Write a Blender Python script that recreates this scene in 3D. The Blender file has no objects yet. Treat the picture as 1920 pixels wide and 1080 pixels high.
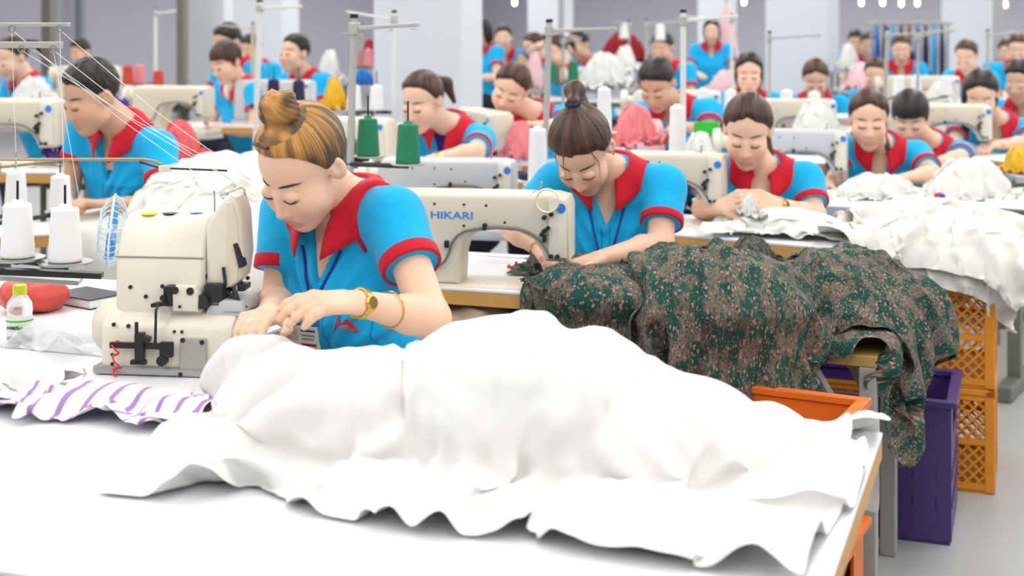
import bpy, bmesh, math, random
import numpy as np
from mathutils import Vector, Matrix

# ------------------------------------------------------------------ camera
SC = bpy.context.scene
COL = SC.collection
F, PX, HZ, CAMH = 2640.0, 960.0, 45.0, 1.44      # focal length, centre column, horizon row (1920x1080 px), eye height (m)
cam_d = bpy.data.cameras.new('camera')
cam = bpy.data.objects.new('camera', cam_d); COL.objects.link(cam)
cam.location = (0, 0, CAMH); cam.rotation_euler = (math.pi / 2, 0, 0)
cam_d.sensor_width = 36.0; cam_d.lens = F / 1920 * 36.0
cam_d.shift_y = -(540 - HZ) / 1920
cam_d.clip_start = 0.05; cam_d.clip_end = 120
cam_d.dof.use_dof = True; cam_d.dof.focus_distance = 3.05; cam_d.dof.aperture_fstop = 3.6
SC.camera = cam
# ------------------------------------------------------------------ world, lights, exposure
W = bpy.data.worlds.new('world'); SC.world = W; W.use_nodes = True
W.node_tree.nodes['Background'].inputs[0].default_value = (.95, .97, 1, 1)
W.node_tree.nodes['Background'].inputs[1].default_value = 0.5
SC.view_settings.view_transform = 'Standard'; SC.view_settings.look = 'None'
SC.view_settings.gamma = 1.0; SC.view_settings.use_curve_mapping = False
SC.view_settings.exposure = 0.42
try: SC.cycles.use_denoising = True; SC.cycles.max_bounces = 6; SC.cycles.diffuse_bounces = 4
except Exception: pass
HALL = math.radians(20)                            # the hall runs 20 degrees off the view axis
HU = np.array([math.cos(HALL), -math.sin(HALL), 0]); HV = np.array([math.sin(HALL), math.cos(HALL), 0])
def lamp_row(i, off, y0, ln):
    d = bpy.data.lights.new('lamp_row_light', 'AREA'); d.shape = 'RECTANGLE'; d.size = .5; d.size_y = ln
    d.energy = 9.0 * ln; d.color = (1.0, .975, .94)
    o = bpy.data.objects.new('lamp_row_light', d); COL.objects.link(o)
    c = HU * off + HV * (y0 + ln / 2); o.location = (c[0], c[1], 3.02); o.rotation_euler = (0, 0, -HALL)
ROWS = [-9.6, -7.2, -4.8, -2.4, 0, 2.4, 4.8, 7.2]
for i, off in enumerate(ROWS): lamp_row(i, off, -2.5, 31)

# ------------------------------------------------------------------ helpers
R_ = math.radians
rnd = random.Random(7)
def P(px, py, Y): return np.array([(px - PX) / F * Y, Y, CAMH - (py - HZ) / F * Y])
def D(px, py, z=.75):
    Y = F * (CAMH - z) / (py - HZ); return np.array([(px - PX) / F * Y, Y, z])
def srgb(r, g, b):
    f = lambda c: (c / 255 / 12.92) if c <= 10 else ((c / 255 + .055) / 1.055) ** 2.4
    return (f(r), f(g), f(b))
MATS = {}
def mat(name, col, rough=.5, metal=0.0, var=0.0, vscale=6.0, bump=0.0, bscale=60.0, attr=None, sss=0.0, alpha=1.0, trans=0.0, emit=None, sheen=0.0, spec=.5):
    if name in MATS: return MATS[name]
    m = bpy.data.materials.new(name); m.use_nodes = True; nt = m.node_tree; N, L = nt.nodes, nt.links
    b = N['Principled BSDF']; b.inputs['Roughness'].default_value = rough; b.inputs['Metallic'].default_value = metal
    b.inputs['Base Color'].default_value = (*col, 1); b.inputs['Specular IOR Level'].default_value = spec
    if sheen: b.inputs['Sheen Weight'].default_value = sheen
    if sss: b.inputs['Subsurface Weight'].default_value = sss; b.inputs['Subsurface Radius'].default_value = (.012, .005, .003); b.inputs['Subsurface Scale'].default_value = 1.0
    if trans: b.inputs['Transmission Weight'].default_value = trans
    if alpha < 1: b.inputs['Alpha'].default_value = alpha
    if emit: b.inputs['Emission Color'].default_value = (*emit[0], 1); b.inputs['Emission Strength'].default_value = emit[1]
    tc = N.new('ShaderNodeTexCoord')
    src = None
    if attr:
        a = N.new('ShaderNodeAttribute'); a.attribute_name = attr; src = a.outputs['Color']; L.new(src, b.inputs['Base Color'])
    if var:
        n = N.new('ShaderNodeTexNoise'); n.inputs['Scale'].default_value = vscale; n.inputs['Detail'].default_value = 4
        L.new(tc.outputs['Object'], n.inputs['Vector'])
        mr = N.new('ShaderNodeMapRange'); mr.inputs[3].default_value = 1 - var; mr.inputs[4].default_value = 1 + var * .6
        L.new(n.outputs['Fac'], mr.inputs[0])
        mx = N.new('ShaderNodeMix'); mx.data_type = 'RGBA'; mx.blend_type = 'MULTIPLY'; mx.inputs[0].default_value = 1
        if src: L.new(src, mx.inputs[6])
        else: mx.inputs[6].default_value = (*col, 1)
        L.new(mr.outputs[0], mx.inputs[7]); L.new(mx.outputs[2], b.inputs['Base Color'])
    if bump:
        n2 = N.new('ShaderNodeTexNoise'); n2.inputs['Scale'].default_value = bscale; n2.inputs['Detail'].default_value = 3
        L.new(tc.outputs['Object'], n2.inputs['Vector'])
        bp = N.new('ShaderNodeBump'); bp.inputs['Strength'].default_value = bump; bp.inputs['Distance'].default_value = .01
        L.new(n2.outputs['Fac'], bp.inputs['Height']); L.new(bp.outputs[0], b.inputs['Normal'])
    MATS[name] = m; return m

def link(name, me, m=None, parent=None, loc=None, rz=None, smooth=False):
    o = bpy.data.objects.new(name, me); COL.objects.link(o)
    if m is not None and not me.materials: me.materials.append(m)
    if smooth and len(me.polygons): me.polygons.foreach_set('use_smooth', np.ones(len(me.polygons), bool))
    if parent is not None: o.parent = parent
    if loc is not None: o.location = loc
    if rz is not None: o.rotation_euler = (0, 0, rz)
    return o
def tag(o, label, cat, group=None, kind=None):
    o['label'] = label; o['category'] = cat
    if group: o['group'] = group
    if kind: o['kind'] = kind
    return o
def thing(name, label, cat, loc=(0, 0, 0), rz=0, group=None):
    o = bpy.data.objects.new(name, None); COL.objects.link(o); o.empty_display_size = .1
    o.location = loc; o.rotation_euler = (0, 0, rz); return tag(o, label, cat, group)
def struct(o): o['kind'] = 'structure'; return o
def dup(root, loc, rz, label=None, group=None, scale=None, skip=()):
    r = root.copy(); COL.objects.link(r); r.location = loc; r.rotation_euler = (0, 0, rz)
    if label: r['label'] = label
    if group: r['group'] = group
    if scale: r.scale = (scale,) * 3
    for ch in root.children:
        if ch.name.split('.')[0] in skip: continue
        c = ch.copy(); COL.objects.link(c); c.parent = r
        for g in ch.children:
            d = g.copy(); COL.objects.link(d); d.parent = c
    return r

class MB:
    """collects primitive shapes; .mesh() makes one mesh"""
    def __init__(s): s.v, s.f = [], []
    def add(s, v, f):
        k = len(s.v); s.v += [tuple(map(float, p)) for p in v]; s.f += [tuple(k + i for i in q) for q in f]; return s
    def box(s, c, d, rz=0, rx=0, ry=0, bev=0):
        hx, hy, hz = d[0] / 2, d[1] / 2, d[2] / 2
        M = Matrix.Translation(Vector(c)) @ Matrix.Rotation(rz, 4, 'Z') @ Matrix.Rotation(ry, 4, 'Y') @ Matrix.Rotation(rx, 4, 'X')
        if bev:
            bm = bmesh.new(); bmesh.ops.create_cube(bm, size=1)
            for w in bm.verts: w.co = Vector((w.co.x * d[0], w.co.y * d[1], w.co.z * d[2]))
            bmesh.ops.bevel(bm, geom=bm.edges[:], offset=bev, segments=2, affect='EDGES', profile=.6)
            return s.bm(bm, M)
        v = [M @ Vector((x * hx, y * hy, z * hz)) for x in (-1, 1) for y in (-1, 1) for z in (-1, 1)]
        return s.add(v, [(0, 1, 3, 2), (4, 6, 7, 5), (0, 4, 5, 1), (2, 3, 7, 6), (0, 2, 6, 4), (1, 5, 7, 3)])
    def bm(s, bm, M=None):
        if M is not None: bmesh.ops.transform(bm, matrix=M, verts=bm.verts[:])
        bm.verts.index_update()
        s.add([w.co[:] for w in bm.verts], [[w.index for w in f.verts] for f in bm.faces]); bm.free(); return s
    def tube(s, pts, r, n=8, caps=True):
        pts = [Vector(p) for p in pts]; R = r if hasattr(r, '__len__') else [r] * len(pts)
        v, f = [], []; prev = None
        for i, p in enumerate(pts):
            t = (pts[min(i + 1, len(pts) - 1)] - pts[max(i - 1, 0)])
            t = t.normalized() if t.length > 1e-9 else Vector((0, 0, 1))
            if prev is None: a = t.orthogonal().normalized()
            else:
                a = prev - t * prev.dot(t); a = a.normalized() if a.length > 1e-6 else t.orthogonal().normalized()
            prev = a; b = t.cross(a)
            for k in range(n):
                w = 2 * math.pi * k / n; v.append(p + (a * math.cos(w) + b * math.sin(w)) * R[i])
        for i in range(len(pts) - 1):
            for k in range(n):
                j = (k + 1) % n; f.append((i * n + k, i * n + j, (i + 1) * n + j, (i + 1) * n + k))
        if caps: f.append(tuple(range(n - 1, -1, -1))); f.append(tuple((len(pts) - 1) * n + k for k in range(n)))
        return s.add(v, f)
    def lathe(s, prof, c=(0, 0, 0), n=20, axis='Z', a0=0, a1=2 * math.pi):
        full = abs(a1 - a0 - 2 * math.pi) < 1e-6; m = n if full else n + 1; v, f = [], []
        for r, z in prof:
            for k in range(m):
                w = a0 + (a1 - a0) * k / n; x, y = r * math.cos(w), r * math.sin(w)
                q = (x, y, z) if axis == 'Z' else ((z, x, y) if axis == 'X' else (x, z, y))
                v.append((c[0] + q[0], c[1] + q[1], c[2] + q[2]))
        for i in range(len(prof) - 1):
            for k in range(n):
                j = (k + 1) % m; f.append((i * m + k, i * m + j, (i + 1) * m + j, (i + 1) * m + k))
        if full and math.dist(prof[0], prof[-1]) > 1e-4:
            if prof[0][0] > 1e-6: f.append(tuple(range(m - 1, -1, -1)))
            if prof[-1][0] > 1e-6: f.append(tuple((len(prof) - 1) * m + k for k in range(m)))
        return s.add(v, f)
    def cyl(s, c, r, h, axis='Z', n=16): return s.lathe([(r, -h / 2), (r, h / 2)], c, n, axis)
    def prism(s, out, y0, y1, bev=0, seg=2):
        """outline of (x, z) points pulled along y"""
        bm = bmesh.new(); a = [bm.verts.new((x, y0, z)) for x, z in out]; b = [bm.verts.new((x, y1, z)) for x, z in out]
        n = len(out); fa = bm.faces.new(a); fb = bm.faces.new(b[::-1])
        for i in range(n): bm.faces.new((a[i], b[i], b[(i + 1) % n], a[(i + 1) % n]))
        bmesh.ops.recalc_face_normals(bm, faces=bm.faces[:])
        if bev:
            e = [x for x in bm.edges if (fa in x.link_faces or fb in x.link_faces)]
            bmesh.ops.bevel(bm, geom=e, offset=bev, segments=seg, affect='EDGES', profile=.5)
        return s.bm(bm)
    def mesh(s, name):
        me = bpy.data.meshes.new(name); me.from_pydata(s.v, [], s.f); me.update(); return me
    def build(s, name, m, parent=None, smooth=False, loc=None, rz=None):
        me = s.mesh(name); o = link(name, me, m, parent, loc, rz)
        if smooth:
            me.polygons.foreach_set('use_smooth', np.ones(len(me.polygons), bool))
            try: me.set_sharp_from_angle(angle=math.radians(40))
            except Exception: pass
        return o
def npmesh(name, V, Fc, col=None, uv=None):
    me = bpy.data.meshes.new(name); V = np.asarray(V, np.float32); Fc = np.asarray(Fc, np.int32)
    me.vertices.add(len(V)); me.vertices.foreach_set('co', V.ravel())
    n, k = Fc.shape; me.loops.add(n * k); me.loops.foreach_set('vertex_index', Fc.ravel())
    me.polygons.add(n); me.polygons.foreach_set('loop_start', np.arange(0, n * k, k, dtype=np.int32))
    me.polygons.foreach_set('use_smooth', np.ones(n, bool))
    if col is not None:
        a = me.color_attributes.new('Col', 'FLOAT_COLOR', 'POINT')
        a.data.foreach_set('color', np.concatenate([col, np.ones((len(V), 1))], 1).astype(np.float32).ravel())
    if uv is not None:
        u = me.uv_layers.new(name='UVMap'); u.data.foreach_set('uv', uv[Fc.ravel()].astype(np.float32).ravel())
    me.update(calc_edges=True); me.validate(); return me
def gridfaces(nu, nv, wrap=False):
    i, j = np.meshgrid(np.arange(nu - 1), np.arange(nv if wrap else nv - 1), indexing='ij'); j2 = (j + 1) % nv
    return np.stack([i * nv + j, i * nv + j2, (i + 1) * nv + j2, (i + 1) * nv + j], -1).reshape(-1, 4)
def text_mesh(txt, size, extr=.0005):
    c = bpy.data.curves.new('t', 'FONT'); c.body = txt; c.size = size; c.extrude = extr; c.align_x = 'CENTER'; c.align_y = 'CENTER'; c.offset = size * .012
    o = bpy.data.objects.new('t', c); COL.objects.link(o); bpy.context.view_layer.update()
    me = bpy.data.meshes.new_from_object(o.evaluated_get(bpy.context.evaluated_depsgraph_get()))
    bpy.data.objects.remove(o); return me

# ------------------------------------------------------------------ noise, signed distance shapes, surface nets
def _hash(i, j, k): 
    n = (i * 374761393 + j * 668265263 + k * 2147483647 + 1013904223) & 0xffffffff
    n = ((n ^ (n >> 13)) * 1274126177) & 0xffffffff
    return ((n ^ (n >> 16)) & 0xffff) / 65535.0
def vnoise(p):
    p = np.asarray(p, np.float32); i = np.floor(p).astype(np.int64); f = (p - i).astype(np.float32); f = f * f * (3 - 2 * f); r = 0
    for a in (0, 1):
        for b in (0, 1):
            for c in (0, 1):
                w = (f[..., 0] if a else 1 - f[..., 0]) * (f[..., 1] if b else 1 - f[..., 1]) * (f[..., 2] if c else 1 - f[..., 2])
                r = r + w * _hash(i[..., 0] + a, i[..., 1] + b, i[..., 2] + c)
    return r * 2 - 1
def smin(a, b, k): h = np.maximum(k - np.abs(a - b), 0); return np.minimum(a, b) - h * h * np.float32(.25 / k)
def smax(a, b, k): return -smin(-a, -b, k)
def cap(p, a, b, ra, rb):
    a = np.asarray(a, np.float32); ab = np.asarray(b, np.float32) - a; x, y, z = p[:, 0] - a[0], p[:, 1] - a[1], p[:, 2] - a[2]
    t = np.clip((x * ab[0] + y * ab[1] + z * ab[2]) / np.float32(max(float(ab @ ab), 1e-9)), 0, 1)
    x = x - t * ab[0]; y = y - t * ab[1]; z = z - t * ab[2]; return np.sqrt(x * x + y * y + z * z) - (np.float32(ra) + np.float32(rb - ra) * t)
def ell(p, c, r):
    x, y, z = [(p[:, i] - np.float32(c[i])) * np.float32(1 / r[i]) for i in range(3)]; k0 = np.sqrt(x * x + y * y + z * z)
    x = x * np.float32(1 / r[0]); y = y * np.float32(1 / r[1]); z = z * np.float32(1 / r[2]); return k0 * (k0 - 1) / np.maximum(np.sqrt(x * x + y * y + z * z), 1e-6)
def sph(p, c, r):
    x, y, z = [p[:, i] - np.float32(c[i]) for i in range(3)]; return np.sqrt(x * x + y * y + z * z) - np.float32(r)
def local(p, c, r, fn, m=.03):
    """fn is evaluated only inside the sphere (c, r)"""
    d = sph(p, c, r); i = d < 0; out = d + m
    if i.any(): out[i] = np.minimum(fn(p[i]), out[i] + r)
    return out
from concurrent.futures import ThreadPoolExecutor
POOL = ThreadPoolExecutor(4)
def chunked(fn, p, n=12000):
    p = p.astype(np.float32)
    if len(p) <= n: return fn(p)
    return np.concatenate(list(POOL.map(fn, [p[i:i + n] for i in range(0, len(p), n)])))
EDG = [(a, b) for a in range(8) for b in range(a + 1, 8) if bin(a ^ b).count('1') == 1]
def sdf_mesh(fn, lo, hi, h, blk=6):
    lo = np.asarray(lo, float); hi = np.asarray(hi, float); nb = np.ceil((hi - lo) / (h * blk)).astype(int) + 1
    g = np.stack(np.meshgrid(*[np.arange(n) for n in nb], indexing='ij'), -1).reshape(-1, 3)
    dc = chunked(fn, lo + (g * blk + (blk - 1) / 2) * h); act = np.abs(dc) < blk * h * 1.05 + h * 1.5
    V = np.empty((*nb, blk, blk, blk), np.float32); V[...] = np.where(dc < 0, -1, 1).reshape(*nb, 1, 1, 1)
    ga = g[act]
    if not len(ga): return np.zeros((0, 3)), np.zeros((0, 4), int)
    off = np.stack(np.meshgrid(*[np.arange(blk)] * 3, indexing='ij'), -1).reshape(-1, 3)
    pts = (ga[:, None, :] * blk + off[None]) * h + lo
    vals = chunked(fn, pts.reshape(-1, 3)).reshape(len(ga), blk, blk, blk)
    V[ga[:, 0], ga[:, 1], ga[:, 2]] = vals
    V = V.transpose(0, 3, 1, 4, 2, 5).reshape(nb[0] * blk, nb[1] * blk, nb[2] * blk)
    s = V < 0; cnt = np.zeros(tuple(n - 1 for n in s.shape), np.int8)
    for c in range(8): cnt += s[(c & 1):s.shape[0] - 1 + (c & 1), (c >> 1 & 1):s.shape[1] - 1 + (c >> 1 & 1), (c >> 2):s.shape[2] - 1 + (c >> 2)]
    cells = np.argwhere((cnt > 0) & (cnt < 8))
    cv = np.stack([V[cells[:, 0] + (c & 1), cells[:, 1] + (c >> 1 & 1), cells[:, 2] + (c >> 2)] for c in range(8)], 1)
    cp = np.array([[c & 1, c >> 1 & 1, c >> 2] for c in range(8)], float)
    acc = np.zeros((len(cells), 3)); n = np.zeros(len(cells))
    for a, b in EDG:
        va, vb = cv[:, a], cv[:, b]; x = (va < 0) != (vb < 0); t = np.where(x, va / np.where(x, va - vb, 1), 0)
        acc += np.where(x[:, None], cp[a] + t[:, None] * (cp[b] - cp[a]), 0); n += x
    pos = lo + (cells + acc / np.maximum(n, 1)[:, None]) * h
    idx = np.full(cnt.shape, -1, np.int64); idx[tuple(cells.T)] = np.arange(len(cells)); faces = []
    for ax in range(3):
        sl0 = [slice(1, -1)] * 3; sl1 = [slice(1, -1)] * 3; sl0[ax] = slice(0, -1); sl1[ax] = slice(1, None)
        A, B = s[tuple(sl0)], s[tuple(sl1)]; e = np.argwhere(A != B); fl = A[tuple(e.T)]
        o = np.ones(3, int); o[ax] = 0; e = e + o; u, v = (ax + 1) % 3, (ax + 2) % 3
        du = np.zeros(3, int); du[u] = 1; dv = np.zeros(3, int); dv[v] = 1
        ok = np.all(e < np.array(cnt.shape), 1); e = e[ok]; fl = fl[ok]
        q = np.stack([idx[tuple((e - du - dv).T)], idx[tuple((e - dv).T)], idx[tuple(e.T)], idx[tuple((e - du).T)]], 1)
        q[~fl] = q[~fl][:, ::-1]; faces.append(q)
    fc = np.concatenate(faces); return pos, fc[(fc >= 0).all(1)]
def joinm(parts):
    V, Fc, C, k = [], [], [], 0
    for v, f, c in parts: V.append(v); Fc.append(f + k); C.append(c); k += len(v)
    return np.concatenate(V), np.concatenate(Fc), np.concatenate(C)
def nrm(v): return np.asarray(v, float) / max(np.linalg.norm(v), 1e-9)
def rotm(yaw, pitch=0, roll=0):
    return np.array(Matrix.Rotation(yaw, 3, 'Z') @ Matrix.Rotation(pitch, 3, 'X') @ Matrix.Rotation(roll, 3, 'Y'))

# ------------------------------------------------------------------ cloth: a sheet dropped on boxes and domes
def cloth(size, n, start, boxes=(), domes=(), steps=110, iters=5, seed=1, eps=.006, fric=.2, g=.0016, bendk=.06, grip=.6, fold=None):
    """size (su, sv) rest size; start(u, v) -> positions; boxes (centre, half, yaw); domes (centre, radii, yaw)"""
    nu, nv = n; u, v = np.meshgrid(np.linspace(-.5, .5, nu), np.linspace(-.5, .5, nv), indexing='ij')
    X = start(u, v).astype(float); rs = np.random.RandomState(seed); X += rs.normal(0, .003, X.shape); O = X.copy()
    du, dv = size[0] / (nu - 1), size[1] / (nv - 1); dd = math.hypot(du, dv)
    S = slice; groups = []
    for p in (0, 1):
        groups += [((S(p, nu - 1, 2), S(None)), (S(p + 1, nu, 2), S(None)), du, 1.0), ((S(None), S(p, nv - 1, 2)), (S(None), S(p + 1, nv, 2)), dv, 1.0)]
        groups += [((S(p, nu - 1, 2), S(0, nv - 1)), (S(p + 1, nu, 2), S(1, nv)), dd, .5), ((S(p, nu - 1, 2), S(1, nv)), (S(p + 1, nu, 2), S(0, nv - 1)), dd, .5)]
    for p in (0, 1, 2, 3):
        if p % 4 < 2: pass
    bend = [((S(0, nu - 2), S(None)), (S(2, nu), S(None)), 2 * du), ((S(None), S(0, nv - 2)), (S(None), S(2, nv)), 2 * dv)]
    def pj(a, b, r, k):
        A, B = X[a], X[b]; d = B - A; m = min(A.shape[0], 10**9)
        L = np.sqrt((d * d).sum(-1, keepdims=True)) + 1e-9; c = d * ((L - r) / L * (.5 * k)); X[a] = A + c; X[b] -= c
    def fit(a, b):
        na = len(range(*a[0].indices(nu))); nb_ = len(range(*b[0].indices(nu))); return na == nb_
    gs = []
    for a, b, r, k in groups:
        la = [len(range(*a[0].indices(nu))), len(range(*a[1].indices(nv)))]; lb = [len(range(*b[0].indices(nu))), len(range(*b[1].indices(nv)))]
        st = lambda s_, n_, m_: S(s_.indices(n_)[0], s_.indices(n_)[0] + (m_ - 1) * s_.indices(n_)[2] + 1, s_.indices(n_)[2])
        mu, mv = min(la[0], lb[0]), min(la[1], lb[1])
        gs.append(((st(a[0], nu, mu), st(a[1], nv, mv)), (st(b[0], nu, mu), st(b[1], nv, mv)), r, k))
    hit = np.zeros(X.shape[:2], bool); stick = hit.copy()
    def collide():
        hit[...] = False
        for c, hf, yaw in boxes:
            cs, sn = math.cos(yaw), math.sin(yaw); q = X - np.asarray(c); lx = q[..., 0] * cs + q[..., 1] * sn; ly = -q[..., 0] * sn + q[..., 1] * cs
            l = np.stack([lx, ly, q[..., 2]], -1); e = np.abs(l) - (np.asarray(hf) + eps); ins = (e < 0).all(-1)
            if ins.any():
                ee = e.copy(); ee[..., 2] = np.where(l[..., 2] < 0, -9, ee[..., 2]); ax = ee.argmax(-1)
                for k in range(3):
                    m = ins & (ax == k); l[..., k] = np.where(m, np.sign(l[..., k]) * (hf[k] + eps), l[..., k])
                X[..., 0] = np.where(ins, c[0] + l[..., 0] * cs - l[..., 1] * sn, X[..., 0]); X[..., 1] = np.where(ins, c[1] + l[..., 0] * sn + l[..., 1] * cs, X[..., 1])
                X[..., 2] = np.where(ins, c[2] + l[..., 2], X[..., 2]); hit[...] |= ins
        for c, r, yaw in domes:
            cs, sn = math.cos(yaw), math.sin(yaw); q = X - np.asarray(c); rr = np.asarray(r) + eps
            l = np.stack([q[..., 0] * cs + q[..., 1] * sn, -q[..., 0] * sn + q[..., 1] * cs, q[..., 2]], -1); k = np.sqrt(((l / rr) ** 2).sum(-1)) + 1e-9; ins = k < 1
            if ins.any():
                l = np.where(ins[..., None], l / k[..., None], l)
                X[..., 0] = np.where(ins, c[0] + l[..., 0] * cs - l[..., 1] * sn, X[..., 0]); X[..., 1] = np.where(ins, c[1] + l[..., 0] * sn + l[..., 1] * cs, X[..., 1])
                X[..., 2] = np.where(ins, c[2] + l[..., 2], X[..., 2]); hit[...] |= ins
        np.maximum(X[..., 2], .006, out=X[..., 2])
    for s_ in range(steps):
        V = (X - O) * .96; V[hit] *= fric; sp = np.sqrt((V * V).sum(-1, keepdims=True)); V *= np.minimum(1, .02 / (sp + 1e-9))
        O = X.copy(); X += V; X[..., 2] -= g
        for _ in range(iters):
            for a, b, r, k in gs: pj(a, b, r, k)
            for a, b, r in bend: pj(a, b, r, bendk)
            collide(); stick |= hit
            if grip: X[hit] = O[hit] + (X[hit] - O[hit]) * (1 - grip)
    if fold:                                            # creases: ridged noise, running downhill where the sheet hangs
        amp, wl, rad = fold; q = np.stack([u * size[0], v * size[1]], -1); wv = np.stack([vnoise(np.concatenate([q / (wl * 3), 0 * q[..., :1] + seed + k], -1)) for k in (0, 7)], -1) * wl * 1.4
        th = np.arctan2(q[..., 1], q[..., 0]); r = np.linalg.norm(q, axis=-1); z0 = 0 * th + seed
        w2 = q + wv; iso = 1 - 2 * np.abs(vnoise(np.stack([w2[..., 0] / wl, w2[..., 1] / wl * .55, z0], -1))); iso += .5 * (1 - 2 * np.abs(vnoise(np.stack([w2[..., 0] / wl * 1.7 + 9, w2[..., 1] / wl * 2.3, z0], -1))))
        nr = max(6, round(2 * math.pi * .5 * max(size) / (wl * 1.3))); cx, cy = np.cos(th + wv[..., 0]), np.sin(th + wv[..., 1]); ra = vnoise(np.stack([cx * nr / 3.2, cy * nr / 3.2, z0 + r * 1.5], -1)) * 1.3
        k = np.clip((r / (.5 * min(size)) - .35) * 1.6, 0, 1) * rad; dsp = amp * (iso * .55 * (1 - k) + ra * k * 1.5)
        Tu = np.gradient(X, axis=0); Tv = np.gradient(X, axis=1); Nn = np.cross(Tu, Tv); Nn /= np.linalg.norm(Nn, axis=-1, keepdims=True) + 1e-9; Nn[Nn[..., 2] < 0] *= -1
        for _ in range(3): Nn[1:-1, 1:-1] = (Nn[:-2, 1:-1] + Nn[2:, 1:-1] + Nn[1:-1, :-2] + Nn[1:-1, 2:] + Nn[1:-1, 1:-1]) / 5
        Nn /= np.linalg.norm(Nn, axis=-1, keepdims=True) + 1e-9; X = X + Nn * (dsp + amp * .35)[..., None]; collide()
    uv = np.stack([(u + .5) * size[0], (v + .5) * size[1]], -1).reshape(-1, 2)
    return X.reshape(-1, 3), gridfaces(nu, nv), uv
def cloth_obj(name, data, m, parent=None, sub=1, origin=None, thick=.0):
    V, Fc, uv = data
    if origin is None: origin = np.array([V[:, 0].mean(), V[:, 1].mean(), V[:, 2].min()])
    me = npmesh(name, V - origin, Fc, uv=uv); o = link(name, me, m, parent, loc=tuple(origin) if parent is None else None)
    if thick: t = o.modifiers.new('thickness', 'SOLIDIFY'); t.thickness = thick
    if sub: s = o.modifiers.new('smooth', 'SUBSURF'); s.levels = sub; s.render_levels = sub
    return o
# ------------------------------------------------------------------ people
SKIN = (.80, .535, .395)
M_SKIN = mat('skin', SKIN, .5, attr='Col', sss=.12, var=.05, vscale=25, bump=.04, bscale=300, spec=.35)
M_HAIR = mat('hair', (.03, .02, .015), .42, attr='Col', bump=.15, bscale=350, spec=.4)
M_POLO = mat('polo_blue', (.007, .42, .80), .85, var=.08, vscale=12, bump=.55, bscale=22, sheen=.15, spec=.2)
M_RED = mat('collar_red', (.56, .012, .03), .8, bump=.15, bscale=500, sheen=.1, spec=.2)
M_NAVY = mat('trouser_navy', (.012, .014, .03), .9, bump=.2, bscale=300)
M_SHOE = mat('shoe_black', (.02, .02, .022), .5)
M_PURP = mat('purple_knit', (.045, .012, .17), .9, bump=.2, bscale=300)
M_DARK = mat('brow_dark', (.02, .013, .010), .7)
M_LASH = mat('lash_dark', (.012, .009, .008), .6)
M_GOLD = mat('gold', (.75, .48, .12), .25, metal=1.0)
M_CORD = mat('lanyard_blue', (.012, .03, .32), .7)
M_CARD = mat('card_white', (.8, .8, .8), .35, var=.03)
M_TIE = mat('hair_tie_navy', (.015, .016, .06), .8)
M_BLACK = mat('black_plastic', (.012, .012, .014), .4)
M_CLIP = mat('clip_steel', (.35, .35, .38), .3, metal=1.0)

def head_sdf(q, male=False, h=0):
    d = ell(q, (0, .014, .032), (.075, .094, .086))
    d = smin(d, ell(q, (0, -.034, -.042), (.0605 if not male else .063, .060, .074)), .03)
    d = smin(d, sph(q, (0, -.066, -.094), .022 if not male else .026), .03)
    ax = np.abs(q[:, 0]); m = np.stack([ax, q[:, 1], q[:, 2]], 1)
    d = smin(d, sph(m, (.034, -.055, -.030), .031), .03)
    if male: d = smin(d, sph(m, (.048, -.018, -.072), .022), .03)
    d = smax(d, -sph(m, (.030, -.112, .010), .018), .016)
    d = smin(d, ell(m, (.031, -.0795, .006), (.0165, .0125, .0115)), .006)
    d = smin(d, cap(q, (0, -.086, .010), (0, -.104, -.030), .0065, .0095), .014)
    d = smin(d, sph(m, (.0115, -.0945, -.034), .0085), .007)
    d = smin(d, ell(q, (0, -.086, -.067), (.023, .012, .0062)), .006)
    d = smin(d, ell(q, (0, -.084, -.0765), (.019, .0125, .0068)), .006)
    d = smax(d, -ell(q, (0, -.1, -.0715), (.022, .012, .0012)), .003)
    e = ell(np.stack([m[:, 0] - (q[:, 1] - .012) * .35, q[:, 1], q[:, 2] + .15 * (q[:, 1] - .01)], 1), (.076, .018, -.004), (.0085, .0185, .031))
    e = smax(e, -ell(m, (.089, .012, .002), (.009, .010, .018)), .004)
    return smin(d, e, .006)
def head_paint(q, skin):
    c = np.tile(np.array(skin), (len(q), 1)); ax = np.abs(q[:, 0])
    def mixc(w, col): 
        nonlocal c; w = np.clip(w, 0, 1)[:, None]; c = c * (1 - w) + np.array(col) * w
    fr = q[:, 1] < -.04
    mixc(.35 * np.exp(-(((ax - .04) / .022) ** 2 + ((q[:, 2] + .03) / .02) ** 2)) * fr, (.78, .30, .22))
    mixc(.3 * np.exp(-((ax / .016) ** 2 + ((q[:, 2] + .033) / .012) ** 2)) * (q[:, 1] < -.09), (.74, .32, .24))
    lip = 1.25 - np.sqrt((q[:, 0] / .0235) ** 2 + ((q[:, 2] + .0715) / .0125) ** 2)
    mixc(np.clip(lip * 4, 0, 1) * .7 * (q[:, 1] < -.072), (.60, .20, .18))
    bt = np.clip((ax - .012) / .040, 0, 1); bz = .0305 + .004 * np.sin(bt * 2.7) - .006 * bt
    bw = 1.2 - np.sqrt(((ax - .033) / .0215) ** 2 + ((q[:, 2] - bz) / .0042) ** 2)
    mixc(np.clip(bw * 2.0, 0, 1) * (q[:, 1] < -.05) * .7, (.10, .06, .045))
    lz = -.001 - .0035 * np.cos((ax - .031) / .016 * 1.3)
    ew = 1.2 - np.sqrt(((ax - .031) / .0165) ** 2 + ((q[:, 2] - lz) / .0028) ** 2)
    mixc(ew * 2.5 * (q[:, 1] < -.05), (.03, .02, .018))
    mixc(.25 * (1 - np.abs((q[:, 2] - .012) / .012)) * (ax > .016) * (ax < .048) * fr, (.50, .28, .2))
    return c
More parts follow.
